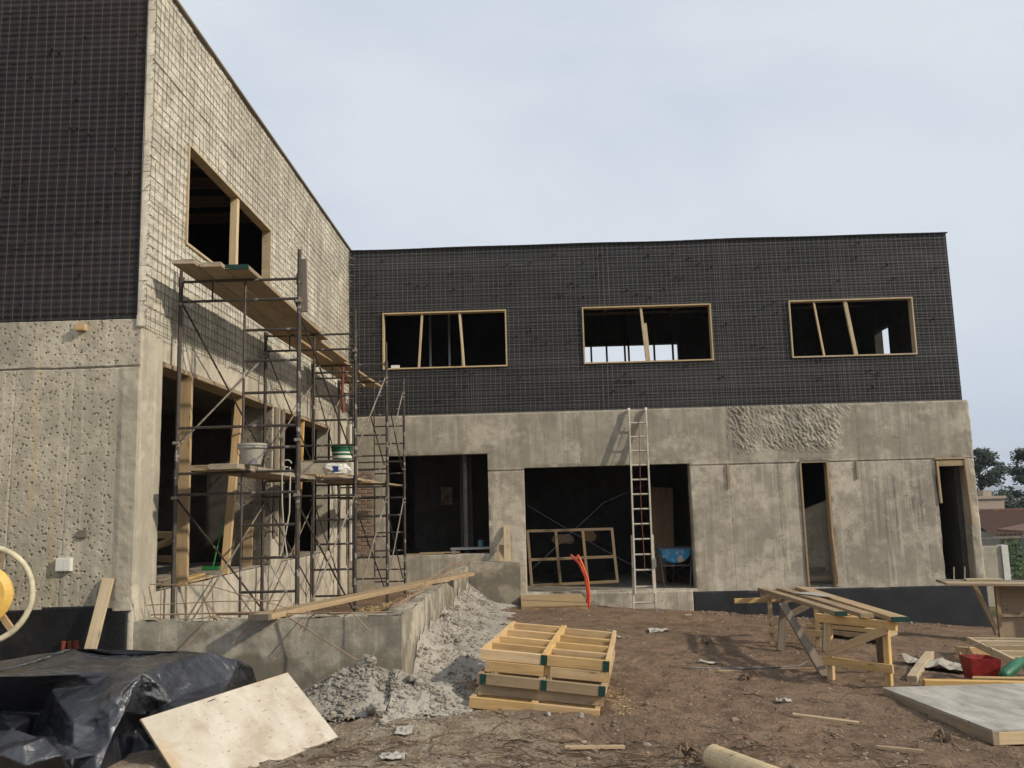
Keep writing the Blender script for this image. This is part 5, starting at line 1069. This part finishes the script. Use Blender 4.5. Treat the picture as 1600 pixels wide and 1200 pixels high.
def tarp():
    import bmesh
    from mathutils.geometry import delaunay_2d_cdt
    from mathutils import noise
    r = delaunay_2d_cdt([Vector(p[:2]) for p in TARP], TARP_E, [], 0, 1e-4)
    bm = bmesh.new(); vs = [bm.verts.new(TARP[o[0]][2:]) for o in r[3]]
    for f in r[2]:
        try: bm.faces.new([vs[k] for k in f])
        except ValueError: pass
    for chain, d in ((TARP_B, ((.02, .18, -.30), (.04, .22, -.62))), ((0, 10, 20, 24, 62, 71), ((-.45, 0, -.05), (-.75, 0, -.55)))):
        inv = {o[0]: k for k, o in enumerate(r[3])}; prev = [vs[inv[k]] for k in chain]
        for off in d:
            nxt = [bm.verts.new(Vector(TARP[k][2:]) + Vector(off)) for k in chain]
            for v in nxt: v.co.z = max(v.co.z, .27)
            for a in range(len(chain) - 1): bm.faces.new([prev[a], prev[a+1], nxt[a+1], nxt[a]])
            prev = nxt
    bmesh.ops.triangulate(bm, faces=bm.faces[:]); bmesh.ops.recalc_face_normals(bm, faces=bm.faces[:])
    bmesh.ops.subdivide_edges(bm, edges=bm.edges[:], cuts=3, use_grid_fill=True)
    bmesh.ops.subdivide_edges(bm, edges=bm.edges[:], cuts=2, use_grid_fill=True)
    bm.normal_update(); C = Vector((-2.75, 6.21, .81))
    for v in bm.verts:
        p = v.co; d = p - C; rr = d.length
        a = math.atan2(d.z, d.x + .4 * d.y); fold = math.sin(a * 17 + 2 * noise.noise(p * 2)) * min(rr, .5) * .020 * math.exp(-(rr / .6) ** 2) * (1 if d.z < -.04 else .12)
        w = p + noise.noise_vector(p * 1.7) * .35
        rid = (1 - abs(noise.noise(w * 3.1))) ** 6 * .012 + (1 - abs(noise.noise(w * 7.3 + Vector((5, 1, 2))))) ** 7 * .006
        v.co = p + v.normal * (fold + rid - .006)
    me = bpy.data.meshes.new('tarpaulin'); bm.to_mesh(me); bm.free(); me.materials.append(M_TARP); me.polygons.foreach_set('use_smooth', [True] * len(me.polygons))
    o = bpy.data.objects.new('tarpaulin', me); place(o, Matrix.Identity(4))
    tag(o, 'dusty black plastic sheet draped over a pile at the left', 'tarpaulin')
tarp()
T = thing('plywood_sheet', (-1.9, 6.5, .28), 'pale cement stained plywood sheet leaning on the black plastic', 'plywood')
BR, TR, TL = Vector((-1.447, 6.585, .26)), Vector((-1.905, 6.88, .67)), Vector((-2.607, 5.91, .56))
e1 = (TR - BR); e2 = (TL - TR); e2 = e2 - e1 * (e2.dot(e1) / e1.dot(e1)); nn = e1.cross(e2).normalized(); nn = nn if nn.z > 0 else -nn
u_, w_ = (-e2).normalized(), (-e1).normalized(); O = TR + e2; M = Matrix(((u_.x, w_.x, nn.x, O.x), (u_.y, w_.y, nn.y, O.y), (u_.z, w_.z, nn.z, O.z), (0, 0, 0, 1)))
if u_.cross(w_).dot(nn) < 0: pass
loc_box('sheet', (0, e2.length, 0, e1.length, -.018, 0), M_PLY, T, M)
loc_box('edge', (-.004, e2.length + .004, -.004, 0, -.016, -.002), M_PINEO, T, M); loc_box('edge', (e2.length, e2.length + .004, 0, e1.length, -.016, -.002), M_PINEO, T, M); loc_box('edge', (-.004, 0, 0, e1.length, -.017, -.001), M_PINEG, T, M)
lone('leaning_plank', 'pale plank leaning on the chiselled wall behind the black plastic', 'plank', (-3.93, 7.60, .30), (-3.855, 7.945, 1.345), .105, .03, M_PINE2, (0, 1, 0))
MX = thing('concrete_mixer', (-5.1, 7.5, .28), 'yellow concrete mixer with cream tilting wheel at the left edge', 'mixer')
C0 = Vector((-4.66, 7.42, 1.27)); Rt = Matrix.Rotation(math.radians(90), 3, 'X') @ Matrix.Rotation(math.radians(14), 3, 'Y')
b = MB(); b.tube([C0 + Rt @ Vector((.37 * math.cos(a), .40 * math.sin(a), 0)) for a in np.linspace(0, 2 * math.pi, 40)[:-1]], .026, 8, close=True); o = b.build('tilt_wheel', M_CREAM, MX, smooth=True)
for a in (-.9, 1.2, 3.3): b = MB(); b.beam(C0 + Rt @ Vector((.1 * math.cos(a), .1 * math.sin(a), -.03)), C0 + Rt @ Vector((.36 * math.cos(a), .385 * math.sin(a), 0)), .03, .05); b.build('spoke', M_PINEO, o)
b = MB(); b.lathe([(0, .0), (.03, .0), (.03, .012), (.20, .03), (.255, .0), (.255, -.03), (.2, -.05), (0, -.05)], C0 + Vector((.0, -.07, 0)), 32, Rt); b.build('gear_cover', M_YEL, MX, smooth=False)
b = MB(); b.lathe([(0, .03), (.022, .03), (.022, .0), (0, 0)], C0 + Vector((.0, -.08, 0)), 10, Rt); b.build('axle_nut', M_STEEL, MX)
D0 = Vector((-5.35, 7.35, 1.35)); b = MB(); b.lathe([(.12, -.42), (.34, -.36), (.40, -.05), (.40, .15), (.27, .48), (.28, .50)], D0, 28, Matrix.Rotation(math.radians(-55), 3, 'X')); b.build('drum', M_YEL, MX, smooth=True)
b = MB(); b.box(-4.86, -4.80, 7.40, 7.70, 1.15, 1.78); b.build('side_plate', M_GREEN, MX)
for x, y in ((-4.85, 7.2), (-4.85, 7.72), (-5.85, 7.2), (-5.85, 7.72)): b = MB(); b.beam((x, y, .27), (x + (.05 if x < -5 else -.05), 7.5, 1.2), .05, .05); b.build('leg', M_GREEN, MX)
b = MB(); b.beam((-5.85, 7.5, 1.2), (-4.75, 7.5, 1.2), .06, .06); b.build('axle', M_GREEN, MX)

# ================================================================ pebbles, twigs
rnd = random.Random(77); b = MB(); t = MB()
def scatter():
    y = 5.2 + 11.8 * rnd.random() ** 1.7; return rnd.uniform(-2.6, 7.0) if y > 7.8 else rnd.uniform(-2.2, 5.0), y
for i in range(9000):
    x, y = scatter()
    if y > 8 and x < -1.1: continue
    b.rock((x, y, H(x, y) + .002), min(.045, .004 + rnd.expovariate(1 / .006)), rnd, .6)
for i in range(350):                                       # gravel band along the black foundation
    x = rnd.uniform(3.3, 8.0); y = 17.3 - abs(rnd.gauss(0, .28)); b.rock((x, y, H(x, y) + .005), rnd.uniform(.01, .045), rnd, .6)
tag(b.build('pebbles', M_PEB), 'small stones and clods strewn over the dirt', 'pebbles', kind='stuff')
for i in range(900):
    if rnd.random() < .5: x, y = rnd.gauss(.5, 1.2), rnd.gauss(6.05, .35)
    else: x, y = scatter()
    if y < 5.1 or (y > 8 and x < -1): continue
    a = rnd.gauss(0, .6); L_ = rnd.uniform(.04, .22) * (1.6 if rnd.random() < .08 else 1); dx, dy = math.cos(a) * L_ / 2, math.sin(a) * L_ / 2
    t.tube([(x - dx, y - dy, H(x - dx, y - dy) + .006), (x, y, H(x, y) + .012 + rnd.uniform(0, .012)), (x + dx, y + dy, H(x + dx, y + dy) + .006)], rnd.uniform(.0015, .005), 4)
tag(t.build('twigs', M_TWIG), 'dry twigs and splinters trodden into the dirt', 'twigs', kind='stuff')
for i, (x, y) in enumerate(((1.02, 6.05), (2.45, 12.55), (2.2, 9.1), (3.05, 6.75))):
    b = MB(); rr = random.Random(i)
    for k in range(7): a = rr.uniform(0, 6.3); b.tube([(x, y, H(x, y) + .02), (x + .06 * math.cos(a), y + .05 * math.sin(a), H(x, y) + rr.uniform(.03, .09)), (x + .12 * math.cos(a + .4), y + .1 * math.sin(a + .4), H(x, y) + rr.uniform(.01, .06))], [.02, .013, .004], 5)
    tag(b.build('root_clump', M_TWIG), ['dark root clump beside the round post end', 'dark root clump in the hollow below the wide opening', 'dark clod with roots in front of the bench', 'dark root clump before the formwork panel'][i], 'roots', 'dark root clumps')

# ================================================================ beyond the right corner
def ell(px_x, Y): return px_x * Y
HS = thing('house', (27, 46, H(27, 46)), 'distant low house with brown clay tile roof', 'house')
b = MB(); z0 = H(27, 46) - .5
b.box(23.9, 33, 44.6, 50, z0, -.15); b.build('wall', M_TAN, HS)
b = MB(); n = 44
for i in range(n):
    xa, xb = 23.2 + 10.4 * i / n, 23.2 + 10.4 * (i + 1) / n; xm = (xa + xb) / 2
    for (y0, za, y1, zb) in ((43.9, -.28, 47.3, .88), (50.7, -.28, 47.3, .88)):
        b.add([(xa, y0, za), (xm, y0, za + .10), (xb, y0, za), (xb, y1, zb), (xm, y1, zb + .10), (xa, y1, zb)], [(0,1,4,5), (1,2,3,4)])
o = b.build('roof', M_TILE, HS); b = MB(); b.beam((23.15, 47.3, .93), (33.7, 47.3, .93), .25, .12); b.build('ridge_tiles', M_TILE, o)
b = MB(); b.beam((23.15, 43.95, -.36), (33.7, 43.95, -.36), .1, .14); b.build('fascia', M_PINEG, o)
for x in (25.0, 29.5): b = MB(); b.box(x - .5, x + .5, 44.55, 44.6, z0 + 1.2, -.75); b.build('window', M_DARK, HS)
b = MB(); b.box(25.8, 27.75, 51, 53, z0, 1.5); o = tag(b.build('chimney_tower', M_TAN), 'plain tan rendered tower beside the tile roofed house', 'tower'); b = MB(); b.box(25.7, 27.85, 50.9, 53.1, 1.5, 1.66); b.build('coping', M_TAN, o); b = MB(); b.box(26.9, 27.4, 51.6, 52.2, 1.66, 2.0); b.build('flue', M_TAN, o)
T = thing('porch', (23.4, 41, H(23.4, 41)), 'small tiled porch roof on a white post at the far right', 'porch')
b = MB(); b.poly([(22.5, 40, .12), (25.2, 40, .62), (25.2, 40, .52), (22.5, 40, .02)], (0, 2.2, 0)); b.build('porch_roof', M_TILE, T)
b = MB(); b.box(22.85, 23.0, 40.2, 40.35, H(22.9, 40.3) - .2, .10); b.build('post', M_WHITE, T)
# fence
FN = thing('wire_fence', (12.6, 24, H(12.6, 24)), 'wire mesh fence with concrete posts beyond the right corner', 'fence')
b = MB()
for i in range(46): x = 12.1 + i * .1; b.tube([(x, 24, H(x, 24)), (x, 24, .66)], .0035, 4)
for k in range(14): z = -1.1 + k * .135; b.tube([(12.0, 24, z), (16.6, 24, z)], .0035 if k < 13 else .02, 4)
b.build('wire', M_STEEL, FN)
for x in (12.25, 13.55, 14.9): b = MB(); b.box(x - .05, x + .05, 24.05, 24.15, H(x, 24) - .2, .72); b.build('post', M_STEEL, FN)
b = MB(); b.box(11.4, 12.35, 23.1, 23.25, H(12, 23) - .3, .50); q = tag(b.build('boundary_wall', M_CSIDE), 'short grey boundary wall beside the building corner', 'wall'); b = MB(); b.box(12.352, 12.52, 23.05, 23.3, H(12.4, 23) - .3, .52); b.build('end_post', M_WHITE, q)
b = MB(); b.box(15.6, 22, 29.0, 29.2, H(17, 29) - .4, -.75); tag(b.build('boundary_wall', M_CSIDE), 'low long grey wall behind the wire fence', 'wall')
lone('corner_post', 'brown timber post at the right edge behind the table', 'post', (12.05, 21.0, H(11.8, 21) - .1), (12.05, 21.0, .68), .14, .14, M_PINEO, (1, 0, 0))
b = MB(); b.box(11.0, 11.5, 20.3, 20.6, H(11.2, 20.4), H(11.2, 20.4) + .3); o = tag(b.build('carton', M_WHITE), 'small white carton on the ground behind the table', 'carton')
def leaves(b, c, r, n, s, rnd, sq=(1, 1, 1)):
    for _ in range(n):
        while True:
            p = Vector((rnd.uniform(-1, 1), rnd.uniform(-1, 1), rnd.uniform(-1, 1)))
            if .25 < p.length < 1: break
        p = Vector(c) + Vector((p.x * r * sq[0], p.y * r * sq[1], p.z * r * sq[2])); d = Vector((rnd.gauss(0, 1), rnd.gauss(0, 1), rnd.gauss(0, 1))).normalized(); e = d.orthogonal().normalized(); k = s * rnd.uniform(.6, 1.3)
        b.add([p - e * k * .5, p + d * k, p + e * k * .5, p - d * k * .7], [(0, 1, 2, 3)])
def pine(label, x, y, h, wd, seed, lo=.25):
    rnd = random.Random(seed); z0 = H(x, y); T = thing('pine_tree', (x, y, z0), label, 'tree', 'pine trees behind the house')
    b = MB(); b.tube([(x, y, z0 - .3), (x + .1, y, z0 + h * .4), (x - .1, y, z0 + h * .75), (x, y, z0 + h * .97)], [.28, .2, .12, .03], 8); tr = b.build('trunk', M_BARK, T)
    c = MB()
    for i in range(58):
        t = rnd.uniform(lo, 1); a = rnd.uniform(0, 6.28); rr = wd * (1 - .55 * abs(t - .55) / .45) * rnd.uniform(.35, 1.08) * (.55 if t > .93 else 1)
        p = Vector((x + rr * math.cos(a), y + rr * math.sin(a), z0 + h * t + rnd.uniform(-.2, .2))); s = rnd.uniform(.38, .75)
        q = MB(); q.tube([(x, y, p.z - rr * .35), tuple(p.lerp(Vector((x, y, p.z)), .4) - Vector((0, 0, .1))), p], [.06, .04, .015], 5); q.build('limb', M_BARK, tr)
        leaves(c, p, s, 110, .16, rnd, (1.15, 1.15, .7))
    c.build('crown', M_NEEDLE, T)
pine('tall dark pine at the right edge, right of the sky gap', 40.3, 70, 9.5, 2.7, 3)
pine('dark pine partly hidden by the building corner', 35.9, 69, 9.3, 2.3, 5, .36)
for i, (x, y, r, hh, l) in enumerate(((14.6, 25.8, .8, 1.0, 'green shrub behind the wire fence, nearest the wall'), (15.0, 26.6, .7, 1.0, 'green shrub behind the wire fence, at the right'), (13.2, 22.3, .42, .4, 'low weed clump in front of the fence'), (23.3, 43.0, .8, 1.9, 'spiky dark shrub in front of the tan tower'), (18.3, 33, 1.1, 1.5, 'dark shrub below the house roof'), (24.5, 42.2, 1.2, 1.6, 'dark hedge shrub before the house wall'))):
    z0 = H(x, y); T = thing('shrub', (x, y, z0), l, 'shrub', 'shrubs beyond the right corner'); rnd = random.Random(i + 40); c = MB()
    for k in range(9): leaves(c, (x + rnd.uniform(-r, r) * .7, y + rnd.uniform(-r, r) * .6, z0 + rnd.uniform(.2, 1) * hh), r * .5, 110, .09 if y < 30 else .16, rnd)
    c.build('foliage', M_LEAF, T); q = MB()
    for k in range(5): a = k * 1.26; q.tube([(x, y, z0 - .05), (x + r * .5 * math.cos(a), y + r * .5 * math.sin(a), z0 + hh * .8)], [.03, .008], 5)
    q.build('stems', M_BARK, T)

# ================================================================ air
b = MB(); b.box(-4100, 4500, -700, 5100, -40, 70)
hz = b.build('haze', None); tag(hz, kind='stuff')
hm = bpy.data.materials.new('haze_air'); hm.use_nodes = True; ht = hm.node_tree; ht.nodes.clear()
ho = ht.nodes.new('ShaderNodeOutputMaterial'); hv = ht.nodes.new('ShaderNodeVolumePrincipled')
hv.inputs['Color'].default_value = (.80, .88, 1, 1); hv.inputs['Density'].default_value = .00035; hv.inputs['Anisotropy'].default_value = .2
ht.links.new(hv.outputs[0], ho.inputs['Volume']); hz.data.materials.append(hm)
